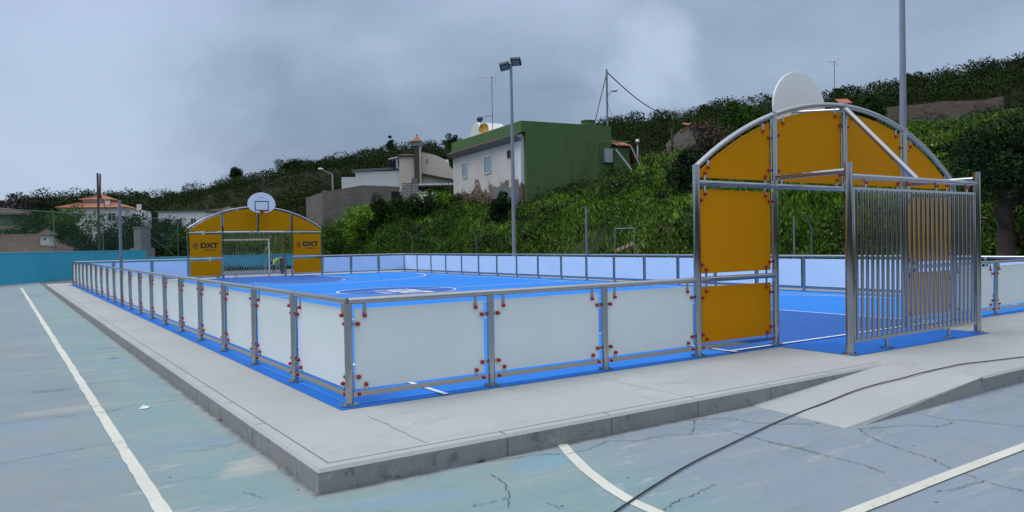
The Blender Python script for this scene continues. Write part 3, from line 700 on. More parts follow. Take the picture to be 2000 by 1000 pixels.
def tree(name, base, h, w, label, cat='tree', mat=f_mid, leaf=.15, ncl=26, per=190, trunk=.14, crown_from=.25, group=None, tone0=.1, tone1=.8, lean=(0,0), upb=0):
    base = np.array(base, float); root = empty(name, tuple(base), 0, label, cat, group)
    b = MB(); tp = base+np.array([lean[0]*h, lean[1]*h, h*.7])
    mid = base+(tp-base)*.5+np.array([.03*h*random.uniform(-1,1), .03*h*random.uniform(-1,1), 0])
    b.tube([base-np.array([0,0,.3]), base+(mid-base)*.5, mid, tp], [trunk*1.3, trunk, trunk*.75, trunk*.25], 8)
    for k in range(6):
        q = base+(tp-base)*random.uniform(.4, .9); an = random.uniform(0, 6.28); l = w*.38
        b.tube([q, q+np.array([math.cos(an)*l*.5, math.sin(an)*l*.5, l*.25]), q+np.array([math.cos(an)*l, math.sin(an)*l, l*.7])], [trunk*.45, trunk*.3, trunk*.1], 6)
    b.build('trunk', bark, root)
    ch = h*(1-crown_from); c = base+np.array([lean[0]*h, lean[1]*h, h*crown_from+ch/2])
    P, k = crown_pts(c, w, ch, ncl, per); ct = rng.random(ncl)
    tone = tone0+(tone1-tone0)*(.6*ct[k]+.4*rng.random(len(k)))
    leaf_object('crown', P, leaf*(.6+.8*rng.random(len(P))), tone, mat, root, upb=upb)
    return root

# bank grass and brambles (nobody could count them)
def patch(P, s, o): return np.sin(P[:,0]*s+o)+np.sin(P[:,1]*s*1.3+o*2)+np.sin((P[:,0]+P[:,1])*s*.6-o)
N = 260000; px = rng.uniform(410, 2080, N); u = rng.random(N)**1.15*.66; P = bank(px, u); k = patch(P, .55, 1.2)+.8*rng.normal(size=N)
P = P[k > -.9]; k = patch(P, .55, 1.2); d = np.hypot(P[:,0]-CAM[0], P[:,1]-CAM[1])
tone = np.clip(.45+.12*patch(P, .9, .3)+.2*rng.normal(size=len(P)), 0, 1)
tag(leaf_object('bank_grass', P-np.array([0,0,.05]), .13+.24*rng.random(len(P)), tone, f_grass, blade=True), 'bright green tall grass covering the bank behind the court', 'grass', kind='stuff')
def scatter_clumps(n, px0, px1, u0, u1, r0, r1, per, cond=None):
    px = rng.uniform(px0, px1, n); u = rng.uniform(u0, u1, n); C = bank(px, u)
    if cond is not None: C = C[cond(C)]
    r = rng.uniform(r0, r1, len(C)); C = C+np.array([0,0,1])*(r*.35)[:, None]; P, k = clumps(C, r, per, .75); return P, k, len(C)
def bush_cond(C): return patch(C, .42, 1.2)+.9*rng.normal(size=len(C)) < -.35
P, k, n = scatter_clumps(1250, 410, 2080, .02, .66, .3, .95, 120, bush_cond)
ct = rng.random(n); tag(leaf_object('bank_brambles', P, .08+.09*rng.random(len(P)), .6*ct[k]+.4*rng.random(len(P)), f_dark), 'dark brambles and ivy in patches over the bank', 'brambles', kind='stuff')
P, k, n = scatter_clumps(420, 640, 900, .02, .62, .35, 1.0, 130)
ct = rng.random(n); tag(leaf_object('bank_scrub', P, .09+.09*rng.random(len(P)), .1+.5*ct[k]+.3*rng.random(len(P)), f_mid), 'dense mixed scrub on the left of the bank below the block wall', 'scrub', kind='stuff')
P, k, n = scatter_clumps(900, 410, 2080, .02, .6, .2, .6, 80)
ct = rng.random(n); tag(leaf_object('bank_weeds', P, .08+.08*rng.random(len(P)), .25+.5*ct[k]+.35*rng.random(len(P)), f_weed), 'light green weeds and low shrubs mixed over the bank', 'weeds', kind='stuff')
P, k, n = scatter_clumps(60, 1000, 2050, .08, .5, .2, .55, 45)
tag(leaf_object('bank_dry_scrub', P, .12+.12*rng.random(len(P)), rng.random(len(P)), f_dry, upb=.4), 'dry brown scrub patches on the bank', 'scrub', kind='stuff')
N = 9000; px = rng.uniform(640, 2080, N); u = rng.random(N)*.6; P = bank(px, u); P = P[patch(P, .3, 4.) > .9]
tag(leaf_object('bank_stalks', P, .28+.34*rng.random(len(P)), rng.random(len(P)), f_straw, blade=True), 'pale dry stalks standing among the grass of the bank', 'dry grass', kind='stuff')

# shrubs and trees standing on the bank
def on_bank(px, d): return bank_at(px, d)
for nm, px, d, h, w, lab, kw in (
 ('conifer_shrub', 742, 54.5, 4.4, 1.9, 'dark narrow conifer shrub in front of the bare block wall', dict(yt=384, mat=f_dark, ncl=26, crown_from=.05, tone1=.55)),
 ('leafy_shrub', 705, 55, 3.2, 2.9, 'bright green spreading shrub left of the dark conifer below the block wall', dict(yt=398, mat=f_grass, ncl=24, crown_from=.1)),
 ('leafy_shrub', 785, 55, 2.8, 2.4, 'mid green shrub right of the dark conifer', dict(yt=392, mat=f_mid, crown_from=.1)),
 ('leafy_shrub', 858, 53, 2.4, 2.4, 'light green shrub below the grey corrugated shed roof', dict(yt=374, mat=f_grass, crown_from=.1)),
 ('dark_shrub', 820, 52, 2.2, 3.2, 'dark shrub with white flowers below the cement block stack', dict(yt=386, mat=f_dark, crown_from=.1, tone1=.6)),
 ('dark_shrub', 980, 43.5, 1.7, 1.4, 'small dark shrub at the grey footing of the green house', dict(mat=f_dark, crown_from=.1, tone1=.5)),
 ('bank_shrub', 1390, 37, 3.0, 2.6, 'grey green shrub left of the nearer goal post, under the red roofed house', dict(mat=f_dry, crown_from=.1, per=130)),
 ('bank_shrub', 1345, 36, 2.0, 2.2, 'low dark shrub on the bank just left of the nearer goal', dict(mat=f_dark, crown_from=.1)),
 ('bushy_tree', 1448, 42, 2.6, 2.8, 'bushy grey green tree rising behind the left shoulder of the ochre arch', dict(yt=205, mat=f_mid, crown_from=.15, ncl=34, tone1=.5, upb=-.6)),
 ('dark_tree', 1968, 18.7, 5.0, 2.6, 'large dark tree at the right edge of the view behind the cage', dict(yt=158, mat=f_dark, crown_from=.36, ncl=38, per=260, trunk=.24, leaf=.095, tone1=.55)),
 ('dark_tree', 2075, 18.2, 5.2, 2.6, 'dark tree cut off by the right edge of the view', dict(yt=140, mat=f_dark, crown_from=.25, ncl=48, per=280, trunk=.2, leaf=.095, tone1=.6)),
 ('scrub_tree', 1880, 31, 3.4, 3.4, 'low dark scrub tree between the arch and the large dark tree', dict(yt=300, mat=f_dark, crown_from=.1, ncl=30, tone1=.45)),
 ('scrub_tree', 1700, 48, 2.2, 1.8, 'thin shrub against the stone terrace wall right of the tall pole', dict(mat=f_dark, crown_from=.1))):
    p = on_bank(px, d); h = h if 'yt' not in kw else float(at(px, kw['yt'], d)[2])-p[2]; tree(nm, p, h, w, lab, 'shrub' if 'shrub' in nm else 'tree', group='shrubs and trees on the bank', **{k_: v_ for k_, v_ in kw.items() if k_ != 'yt'})
# white blossoms of the flowering shrub, as its part
for o in list(bpy.data.objects):
    if o.get('label', '').startswith('dark shrub with white flowers'):
        P, _ = clumps(np.array([on_bank(820, 52)+np.array([x, y, z]) for x, y, z in rng.normal(size=(9, 3))*[.7,.5,.25]+[0,-.5,1.7]]), .3, 10); leaf_object('blossom', P, .16, np.ones(len(P)), plain('white_blossom', (.5,.52,.48,1), .8), o)

# trees of the hill: one mass, with the skyline individuals below
N = 6000; pxh = rng.uniform(-650, 2500, N); t = rng.random(N)**1.25
i = np.clip((pxh+700)/3600*(NH-1), 0, NH-1.001); j = t*(NV-5)*.999
i0 = i.astype(int); j0 = j.astype(int); a = (i-i0)[:, None]; c = (j-j0)[:, None]
C = (HG[i0, j0]*(1-a)+HG[i0+1, j0]*a)*(1-c)+(HG[i0, j0+1]*(1-a)+HG[i0+1, j0+1]*a)*c
r = rng.uniform(1.3, 2.9, N)*(.75+.5*t); C = C+np.array([0,0,1])*(r*.5)[:, None]; P, k = clumps(C, r, 130, .72); ct = rng.random(N)
tone = .05+.55*ct[k]+.22*rng.random(len(k))+.14*np.sin(C[k,0]*.05)+.1*np.sin(C[k,1]*.06+1)
tag(leaf_object('hill_forest', P, (.30+.26*rng.random(len(P)))*(r[k]/2.2), tone, f_hill), 'dark evergreen wood covering the far hill', 'forest', kind='stuff')
for nm, px, y, h, w, lab, kw in (('skyline_tree', 462, 343, 6, 6.5, 'round dark tree on the skyline above the far goal backboard', {}), ('skyline_tree', 578, 322, 5, 15, 'wide flat topped dark tree on the hill crest', dict(ncl=34)),
 ('skyline_tree', 763, 291, 5.5, 3.2, 'narrow upright tree on the skyline left of the tiled chimney', {}), ('skyline_tree', 1378, 217, 4, 5, 'rounded tree on the skyline above the red roofed house', {}),
 ('skyline_tree', 1778, 164, 4.5, 6, 'dark round tree on the skyline just right of the tall pole', {}), ('skyline_tree', 880, 285, 6, 7.5, 'dark tree clump on the skyline left of the white stair gable', {}), ('skyline_tree', 1636, 187, 3, 3, 'small tree on the ridge right of the near backboard', {}),
 ('skyline_tree', 1980, 130, 3, 4, 'small dark tree on the ridge at the right edge', {})):
    D = hill_depth(px)-3; p = at(px, sil(px)+15, D); h = at(px, y-14 if h > 3.5 else y-8, D)[2]-p[2] if 0 else h+1.2; tree(nm, p-np.array([0,0,.5]), h, w, lab, mat=f_hill, leaf=.42, per=240, trunk=.3, crown_from=.1, group='lone trees on the hill skyline', tone1=.4, **{'ncl': 22, **kw})

# ------------------------------------------------------------------ left background: walls, mesh fence, trees, houses
WA = np.array([-2.53-.6*9, 36.9-.8*9, 0]); WD = np.array([.6,.8,0]); WN = np.array([.8,-.6,0])
b = MB(); Lw = 22.1; b.obox(WA+np.array([0,0,-.5]), WN*-.22*-1*0+WD*Lw, -WN*.22, (0,0,1.83))
wl = b.build('boundary_wall', w_turq, origin=tuple(WA)); tag(wl, 'taller turquoise boundary wall at the left, behind the white pavement line', 'wall', 'turquoise walls round the sports ground')
MB().obox(WA+WN*.02+np.array([0,0,1.331]), WD*(Lw+.02), -WN*.26, (0,0,.05)).build('coping', w_turqtop, None, origin=tuple(WA)).parent = wl
bpy.data.objects[-1 if 0 else wl.children[0].name].location = (0,0,0)
WE = WA+WD*Lw
b = MB(); b.box((WE[0]+.15,47.45,-.5),(19.2,47.65,.86)); w2 = b.build('boundary_wall', w_turq, origin=(WE[0],47.5,0)); tag(w2, 'low turquoise boundary wall seen through the bars of the far goal', 'wall', 'turquoise walls round the sports ground')
c2 = MB().box((WE[0]+.13,47.43,.861),(19.22,47.67,.90)).build('coping', w_turqtop, None, origin=(WE[0],47.5,0)); c2.parent = w2; c2.location = (0,0,0)

def mesh_mat():
    t = NT('green_chain_link'); v = t.co(); z = t.n('ShaderNodeSeparateXYZ', Vector=v)
    s = t.math('DIVIDE', t.math('ADD', t.math('MULTIPLY', z.outputs[0], .6), t.math('MULTIPLY', z.outputs[1], .8)), .07); zz = t.math('DIVIDE', z.outputs[2], .07)
    k1 = t.math('LESS_THAN', t.math('FRACT', t.math('ADD', t.math('ADD', s, zz), 500.)), .11); k2 = t.math('LESS_THAN', t.math('FRACT', t.math('ADD', t.math('SUBTRACT', s, zz), 500.)), .11)
    k = t.math('MAXIMUM', k1, k2); t.t.links.new(k, t.b.inputs['Alpha']); return t.fin((.05,.12,.085,1), .6, 0, .3)
chain = mesh_mat(); greenpost = plain('green_post_paint', (.10,.17,.14,1), .6)
mf = empty('mesh_fence', tuple(WA+np.array([0,0,1.38])), 0, 'tall green wire mesh fence on top of the taller turquoise wall', 'fence')
W3 = lambda s, z, t=-.11: WA+WD*s+WN*t+np.array([0,0,z]); Lf = 26.6
for s in (0, 4.4, 8.8, 13.2, 17.6, 22.0): MB().tube([W3(s,1.30),W3(s,3.46)], .028, 8).build('post', greenpost, mf)
b = MB(); b.tube([W3(Lf,0.2),W3(Lf,3.46)], .03, 8); b.build('end_post', greenpost, mf); MB().tube([W3(0,3.46),W3(Lf,3.46)], .024, 8).build('top_rail', greenpost, mf)
MB().tube([W3(22.2,2.5),W3(Lf,.7)], .025, 8).build('brace', galv, mf)
b = MB(); b.add([W3(0,1.40),W3(Lf,1.40),W3(Lf,3.45),W3(0,3.45)], [(0,1,2,3)]); b.build('wire_mesh', chain, mf)

def z_at(px, y, d): return float(at(px, y, d)[2])
def flat(px, d, z=-.4): return ondepth_z(px, d, z)
for nm, px, d, ytop, w, lab, cat, kw in (
 ('bare_tree', 35, 70, 378, 4.6, 'grey leafless tree at the far left above the old tiled roof', 'tree', dict(mat=f_grey, crown_from=.35, leaf=.32)),
 ('dark_tree', 93, 62, 368, 3.3, 'dark ragged tree left of the orange roofed white house', 'tree', dict(mat=f_dark, crown_from=.2, tone1=.5, ncl=34)),
 ('round_shrub', 132, 56, 402, 3.9, 'rounded green shrub in front of the orange roofed white house', 'shrub', dict(mat=f_weed, crown_from=.3, tone1=.6, ncl=44)),
 ('garden_shrub', 60, 58, 425, 4.0, 'mid green shrub behind the white tile capped chimney', 'shrub', dict(mat=f_mid, crown_from=.1, tone1=.4)),
 ('garden_shrub', 160, 54, 452, 3.5, 'dark shrub below the round green one, behind the turquoise wall', 'shrub', dict(mat=f_dark, crown_from=.05)),
 ('garden_shrub', 215, 54, 443, 3.4, 'dark green shrub right of the wooden pole', 'shrub', dict(mat=f_dark, crown_from=.05, ncl=34)),
 ('garden_shrub', 258, 60, 420, 3.2, 'tall dark shrub behind the concrete pillar', 'shrub', dict(mat=f_dark, crown_from=.05, ncl=34)),
 ('garden_shrub', 312, 60, 412, 4.4, 'large dark shrub right of the concrete pillar', 'shrub', dict(mat=f_dark, crown_from=.05, ncl=40)),
 ('garden_shrub', 352, 56, 440, 2.8, 'light green shrub left of the far goal', 'shrub', dict(mat=f_mid, crown_from=.05)),
 ('garden_shrub', 640, 56, 455, 2.8, 'low green shrub right of the far goal below the block wall', 'shrub', dict(mat=f_mid, crown_from=.05)),
 ('backdrop_tree', 105, 110, 381, 9, 'dark tree behind the left end of the orange roof', 'tree', dict(mat=f_hill, leaf=.34, per=200, crown_from=.1)),
 ('backdrop_tree', 175, 120, 372, 11, 'broad dark tree rising behind the ridge of the orange roof', 'tree', dict(mat=f_hill, leaf=.34, per=200, crown_from=.1, ncl=34)),
 ('backdrop_tree', 260, 115, 378, 10, 'dark tree to the right of the orange roofed house', 'tree', dict(mat=f_hill, leaf=.34, per=200, crown_from=.1, ncl=34)),
 ('backdrop_tree', 590, 90, 400, 8, 'dark tree left of the bare block wall', 'tree', dict(mat=f_hill, leaf=.34, per=200, crown_from=.1, ncl=34)),
 ('backdrop_tree', 545, 95, 402, 9, 'dark tree behind the right shoulder of the far goal', 'tree', dict(mat=f_hill, leaf=.34, per=200, crown_from=.1, ncl=34))):
    p = flat(px, d); tree(nm, p, z_at(px, ytop, d)+.4, w, lab, cat, group='garden trees and shrubs left of the houses', **{'leaf': .17, **kw})

# generic local-frame building blocks -----------------------------------------------------------
def frame(px, d, z, ang_cam):                                   # root location and rotation from a photo column, depth and angle in camera plan
    p = ondepth_z(px, d, z); return tuple(p), ang_cam-YAW
def window(root, c, w, h, ux, out, fmat=frame_w, gmat=glass, bars=True, dep=.06):
    """window on a wall: centre c, ux unit along wall, out unit outward"""
    c, ux, out = np.array(c, float), np.array(ux, float), np.array(out, float); uz = np.array([0,0,1.])
    def bx(b, a0, a1, z0, z1, t0, t1): b.obox(c+ux*a0+uz*z0+out*t0, ux*(a1-a0), uz*(z1-z0), out*(t1-t0)) if np.cross(ux, uz) @ out > 0 else b.obox(c+ux*a1+uz*z0+out*t0, -ux*(a1-a0), uz*(z1-z0), out*(t1-t0))
    b = MB(); f = .07
    bx(b, -w/2, w/2, -h/2, -h/2+f, .004, dep); bx(b, -w/2, w/2, h/2-f, h/2, .004, dep); bx(b, -w/2, -w/2+f, -h/2+f, h/2-f, .004, dep); bx(b, w/2-f, w/2, -h/2+f, h/2-f, .004, dep)
    if bars: bx(b, -.03, .03, -h/2+f, h/2-f, .004, dep*.8)
    o = b.build('window', fmat, root, local=True)
    b = MB(); bx(b, -w/2+f, w/2-f, -h/2+f, h/2-f, .006, .02); b.build('pane', gmat, o, local=True); return o
def tiled(b, p0, p1, p2, p3, rows=.28, amp=.05):
    """roof plane p0-p1 eave, p3-p2 ridge, with raised tile courses running up the slope"""
    p0, p1, p2, p3 = [np.array(q, float) for q in (p0, p1, p2, p3)]; n = max(3, int(np.linalg.norm(p1-p0)/rows)); N = np.cross(p1-p0, p3-p0); N /= np.linalg.norm(N)
    if N[2] < 0: N = -N
    vs = []; k = 2*n+1
    for i in range(k):
        t = i/(k-1); o = N*(amp if i % 2 else 0); vs += [p0+(p1-p0)*t+o, p3+(p2-p3)*t+o]
    b.add(vs, [(2*i, 2*i+2, 2*i+3, 2*i+1) for i in range(k-1)], 0)
    return b
def hip_roof(b, x0, x1, y0, y1, z, h, ov=.4, ridge=.35):
    x0 -= ov; x1 += ov; y0 -= ov; y1 += ov; w = x1-x0; l = y1-y0
    if w >= l: r0, r1 = (x0+l/2, (y0+y1)/2, z+h), (x1-l/2, (y0+y1)/2, z+h)
    else: r0, r1 = ((x0+x1)/2, y0+w/2, z+h), ((x0+x1)/2, y1-w/2, z+h)
    A, B_, C_, D_ = (x0,y0,z), (x1,y0,z), (x1,y1,z), (x0,y1,z)
    if w >= l: tiled(b, A, B_, r1, r0); tiled(b, B_, C_, r1, r1); tiled(b, C_, D_, r0, r1); tiled(b, D_, A, r0, r0)
    else: tiled(b, A, B_, r0, r0); tiled(b, B_, C_, r1, r0); tiled(b, C_, D_, r1, r1); tiled(b, D_, A, r0, r1)
    b.add([A, B_, C_, D_], [(3,2,1,0)]); return b

# white house with orange hip roof
d = 88; loc, rz = frame(118, d, -.4, R(14)); k = d/F
hw = empty('orange_roof_house', loc, rz, 'white house with two tier orange tiled hip roof behind the wooden pole', 'house')
zt = z_at(178, 405, d)+.4; W1 = 116*k
MB().box((0,0,0),(W1,7,zt)).build('wall', w_white, hw, local=True); MB().box((W1,.8,0),(W1+1.9,5,zt-.3)).box((W1+1.0,1.5,zt-.3),(W1+1.45,2,zt+.45)).build('annexe', w_white, hw, local=True)
hip_roof(MB(), 0, W1, 0, 7, zt, 1.35, .45).build('roof', tiles, hw, local=True)
MB().box((2.0,1.6,zt+.3),(W1-1.9,5.4,zt+1.02)).build('upper_wall', w_white, hw, local=True); hip_roof(MB(), 2.0, W1-1.9, 1.6, 5.4, zt+1.02, .75, .35).build('upper_roof', tiles, hw, local=True)
MB().box((W1*.68,.5,zt+.3),(W1*.68+.45,.95,zt+.85)).build('chimney', w_white, hw, local=True)
window(hw, (W1*.80,-.0,zt-1.1), .9, 1.0, (1,0,0), (0,-1,0)); window(hw, (W1*.25,-.0,zt-1.1), .9, 1.0, (1,0,0), (0,-1,0)); window(hw, (W1+.9,.8,zt-1.2), .7, .9, (1,0,0), (0,-1,0))
# wooden pole, concrete pillar
p = flat(194, 47, -.4); h = z_at(194, 338, 47)+.4
wp = empty('wooden_pole', tuple(p), 0, 'weathered wooden utility pole in front of the orange roofed house', 'pole')
MB().tube([p, p+np.array([0,0,h])], [.085,.06], 10).build('pole', woodm, wp); MB().tube([p+np.array([.1,0,h-1.6]), p+np.array([.14,-.05,h-.05])], .05, 6).tube([p+np.array([.14,-.05,h-1.4]), p+np.array([.42,-.2,h-2.3])], .025, 6).build('cable_box', lampbody, wp)
p = flat(278, 51, -.4); zt = z_at(278, 445, 51)+.4; cp = empty('concrete_pillar', tuple(p), .5, 'pale concrete pillar on a wider base behind the low wall', 'pillar')
MB().box((-.38,-.35,.0),(.38,.35,zt)).build('shaft', w_conc, cp, local=True, bevel=.02); MB().box((-.43,-.40,zt),(.43,.40,zt+.06)).build('cap', w_conc, cp, local=True); MB().box((-.55,-.5,0),(.55,.5,zt-1.35)).build('footing', w_conc, cp, local=True)
# old low house with tile roofs and white chimney at far left
d = 50; loc, rz = frame(-200, d, -.6, R(0)); k = d/F; oh = empty('tiled_roof_house', loc, rz, 'low old house with brown tiled roof half hidden by the turquoise wall', 'house')
z1 = z_at(0, 497, d)+.6; MB().box((0,0,0),(302*k,5.5,z1)).build('wall', w_conc, oh, local=True); hip_roof(MB(), 0, 302*k, 0, 5.5, z1, 1.35, .3).build('roof', tiles_old, oh, local=True)
xc = ((93-1000)*(d+1.2)/d+1200)*k; zc = z_at(93, 458, d)+.6; MB().box((xc-.30,.9,z1-.4),(xc+.30,1.5,zc)).build('chimney', w_white, oh, local=True)
ch = MB(); ch.add([(xc-.48,.72,zc),(xc+.48,.72,zc),(xc+.48,1.68,zc),(xc-.48,1.68,zc),(xc-.1,1.1,zc+.35),(xc+.1,1.1,zc+.35),(xc+.1,1.3,zc+.35),(xc-.1,1.3,zc+.35)], [(0,1,5,4),(1,2,6,5),(2,3,7,6),(3,0,4,7),(4,5,6,7),(3,2,1,0)])
ch.box((xc-.09,1.1,zc+.35),(xc+.09,1.3,zc+.5)).build('chimney_cap', tiles_old, oh, local=True); MB().box((xc-.06,.892,zc-.35),(xc+.06,.899,zc-.22)).build('chimney_vent', darkm, oh, local=True)
d = 62; loc, rz = frame(-90, d, -.6, R(4)); k = d/F; gh = empty('pale_green_house', loc, rz, 'pale green house with brown roof edge at the left border of the view', 'house')
z1 = z_at(10, 419, d)+.6; MB().box((0,0,0),(108*k,6,z1)).build('wall', wall_mat('pale_green_render', (.16,.22,.17,1)), gh, local=True); MB().box((-.3,-.4,z1),(108*k+.35,6.3,z1+.12)).build('eave', w_conc, gh, local=True); hip_roof(MB(), 0, 108*k, 0, 6, z1+.125, .55, .3).build('roof', tiles_old, gh, local=True)
z2 = z_at(30, 450, d-2)+.6; MB().box((0,-2.2,z2),(148*k,-.45,z2+.09)).build('porch_slab', w_conc, gh, local=True); tiled(MB(), (0,-2.25,z2+.10), (148*k,-2.25,z2+.10), (148*k,-.45,z2+.42), (0,-.45,z2+.42)).build('porch_roof', tiles_old, gh, local=True)
b = MB()
for x in (96, 120, 146): b.box((x*k-.09,-2.1,0),(x*k+.09,-1.92,z2))
b.build('porch_pillar', w_conc, gh, local=True)
# distant white buildings left of the far goal
d = 100; loc, rz = frame(310, d, -.4, R(-4)); k = d/F; wb = empty('white_outbuilding', loc, rz, 'long low white outbuilding seen over the left shoulder of the far goal', 'building')
zt = z_at(360, 414, d)+.4; MB().box((0,0,0),(95*k,6,zt)).build('wall', w_white, wb, local=True); MB().box((-.2,-.2,zt),(95*k+.2,6.2,zt+.14)).build('roof_slab', w_grey, wb, local=True); MB().box((92*k,.5,zt+.14),(92*k+.35,.9,zt+1.1)).build('chimney', w_brown, wb, local=True)
for x in (.2, .45, .75): window(wb, (95*k*x,0,zt-1.3), .8, .9, (1,0,0), (0,-1,0))
d = 112; loc, rz = frame(408, d, -.4, R(8)); k = d/F; wb = empty('brown_roof_house', loc, rz, 'small white house with dark brown hip roof left of the far backboard', 'house')
zt = z_at(430, 412, d)+.4; MB().box((0,0,0),(58*k,5,zt)).build('wall', w_white, wb, local=True); hip_roof(MB(), 0, 58*k, 0, 5, zt, .75, .35).build('roof', tiles_old, wb, local=True); window(wb, (20*k,0,zt-1.2), .9, .9, (1,0,0), (0,-1,0))

# ------------------------------------------------------------------ block wall, cream house
d = 60; p0 = ondepth_z(632, d, 0); zb = z_at(632, 445, d)-1.5
bw = empty('block_wall', (p0[0], p0[1], zb), -YAW, 'long bare concrete block terrace wall above the shrubs right of the far goal', 'wall')
k = d/F; top = [(0, z_at(632,375,d)-zb), (78*k, z_at(710,362,d)-zb), (118*k, z_at(750,363,d)-zb), (150*k, z_at(782,365,d)-zb)]
MB().prism([(0,0,0),(150*k,0,0)]+[(x,0,z) for x, z in top[::-1]], (0,.25,0)).build('front_wall', w_block, bw, local=True)
MB().prism([(0,.26,0),(-3.2,7,0),(-3.2,7,top[0][1]),(0,.26,top[0][1])], (.2,.1,0)).build('side_wall', w_block, bw, local=True)
MB().box((-.02,-.03,top[0][1]-.0+.03),(.3,.28,top[0][1]+.10)).build('wall_cap', w_conc, bw, local=True)
MB().box((134*k,-.015,top[3][1]-.95),(150*k,-.003,top[3][1]-.35)).build('opening', darkm, bw, local=True)
d = 57; p0 = ondepth_z(787, d, z_at(787, 395, d)); bs = empty('block_stack', tuple(p0), -YAW, 'stack of pale cement blocks beside the corrugated shed', 'blocks'); k = d/F; H_ = z_at(800,357,d)-p0[2]
MB().box((0,0,0),(18*k,.6,H_)).box((18*k+.01,.05,0),(30*k,.6,H_-.1)).build('blocks', w_pale, bs, local=True); MB().box((18*k+.03,.1,H_-.1),(30*k,.5,H_+.35)).build('slab', w_grey, bs, local=True)

d = 72; k = d/F; zb = z_at(700, 400, d)-1; p0 = ondepth_z(697, d, zb); ch = empty('cream_house', tuple(p0), -YAW+R(3), 'cream house with tall tile capped chimney and curved gable on the slope', 'house')
X = lambda px: (px-697)*k
Zf = lambda px, y: z_at(px, y, d)-zb
MB().box((0,0,0),(X(782),5,Zf(740,334))).build('low_wall', w_white, ch, local=True); MB().prism([(-.3,-.15,Zf(697,336)),(X(798),-.15,Zf(798,329)),(X(798),-.15,Zf(798,325)),(-.3,-.15,Zf(697,332))], (0,5.4,0)).build('flat_roof', w_grey, ch, local=True)
MB().box((-1.4,.5,0),(-.05,3,Zf(697,345))).build('side_block', w_white, ch, local=True)
MB().box((X(782)+.01,-.25,0),(X(814),6,Zf(800,305))).build('tower_wall', w_cream, ch, local=True)
tr = MB(); tiled(tr, (X(780),-.5,Zf(800,304)), (X(815),-.5,Zf(800,304)), (X(822),2.2,Zf(800,297)), (X(788),2.2,Zf(800,297))); tr.build('tower_roof', tiles, ch, local=True)
MB().box((X(780),-.48,Zf(800,306)),(X(815),6,Zf(800,304.3))).build('tower_eave', w_brown, ch, local=True)
cz = Zf(818,286); MB().box((X(812),-.5,0),(X(822),.2,cz)).box((X(812)-.0,-.52,cz),(X(822)+.05,.22,cz+.0)).build('chimney', w_brown, ch, local=True); MB().box((X(822)+.002,-.45,0),(X(825),.2,cz)).build('chimney_side', w_cream, ch, local=True)
MB().box((X(810.5),-.58,cz),(X(826),.28,Zf(818,277))).build('chimney_neck', w_conc, ch, local=True)
c1 = MB(); zc = Zf(818,277); xa, xb = X(808), X(828); xm = (xa+xb)/2; c1.add([(xa,-.72,zc),(xb,-.72,zc),(xb,.42,zc),(xa,.42,zc),(xm,-.15,Zf(818,265))], [(0,1,4),(1,2,4),(2,3,4),(3,0,4),(3,2,1,0)]); c1.tube([(xm,-.15,Zf(818,266)),(xm,-.15,Zf(818,262))], .07, 6).build('chimney_cap', tiles, ch, local=True)
gp = [(X(825.5),0),(X(897),0),(X(897),Zf(893,338)),(X(882),Zf(882,325)),(X(876),Zf(876,316)),(X(868),Zf(868,308.5)),(X(856),Zf(856,303)),(X(842),Zf(842,299)),(X(825.5),Zf(826,296))]
MB().prism([(x,.3,z) for x, z in gp], (0,6,0)).build('gable_wall', w_cream, ch, local=True)
MB().box((X(864),3,Zf(870,312)),(X(876),6.25,Zf(870,304))).build('parapet', w_white, ch, local=True)
MB().prism([(X(825.6),-.2,Zf(826,341)),(X(896),-.2,Zf(893,354)),(X(896),-.2,Zf(893,351)),(X(825.6),-.2,Zf(826,338))], (0,.48,0)).build('ledge', w_brown, ch, local=True)
MB().box((X(834),.27,Zf(837,319)),(X(838),.297,Zf(837,310))).build('vent', w_conc, ch, local=True)
lb = MB(); lb.box((X(764),-.1,Zf(770,332)),(X(781),1.5,Zf(770,327))); lb.build('balcony', w_conc, ch, local=True); MB().prism([(X(762),-.35,Zf(770,312)),(X(782),-.35,Zf(770,308)),(X(782),-.35,Zf(770,306)),(X(762),-.35,Zf(770,310))], (0,2.2,0)).build('awning', w_white, ch, local=True)
MB().box((X(775),1.5,Zf(770,330)),(X(781.8),1.6,Zf(770,310))).build('balcony_wall', darkm, ch, local=True)
for x, w, z0, mt, lab in ((764, 5, 327, navy, 'navy garment hanging at the left end of the balcony line'), (770, 5, 330, navy, 'long navy garment hanging in the middle of the balcony line'), (776.5, 3.4, 329, cloth_w, 'white towel hanging at the right end of the balcony line')):
    q = [ch.matrix_basis @ Vector((X(x+dx), -.22+.03*math.sin(dx*2+i), Zf(770, y))) for i, y in enumerate((312, 320, z0)) for dx in (0, w*.33, w*.66, w)]
    b = MB(); b.add(q+[v+Vector((.02,.02,0)) for v in q], [(r_*4+c_, r_*4+c_+1, (r_+1)*4+c_+1, (r_+1)*4+c_) for r_ in range(2) for c_ in range(3)]+[(12+r_*4+c_, 12+(r_+1)*4+c_, 12+(r_+1)*4+c_+1, 12+r_*4+c_+1) for r_ in range(2) for c_ in range(3)])
    tag(b.build('hanging_laundry', mt, origin=tuple(q[8])), lab, 'laundry', 'laundry on the cream house balcony')
d = 62; k = d/F; zb = z_at(850, 385, d)-.8; p0 = ondepth_z(812, d, zb); sh = empty('corrugated_shed', tuple(p0), -YAW+R(2), 'low shed with grey corrugated roof left of the peeling house wall', 'shed')
Zs = lambda y: z_at(850, y, d)-zb
b = MB(); n = 40
vs = [];
for i in range(n+1):
    x = 84*k*i/n; o = .03*(i % 2); vs += [(x,-.3,Zs(362)+o), (x,4,Zs(351)+o)]
b.add(vs, [(2*i, 2*i+2, 2*i+3, 2*i+1) for i in range(n)]); b.build('roof', corrug, sh, local=True)
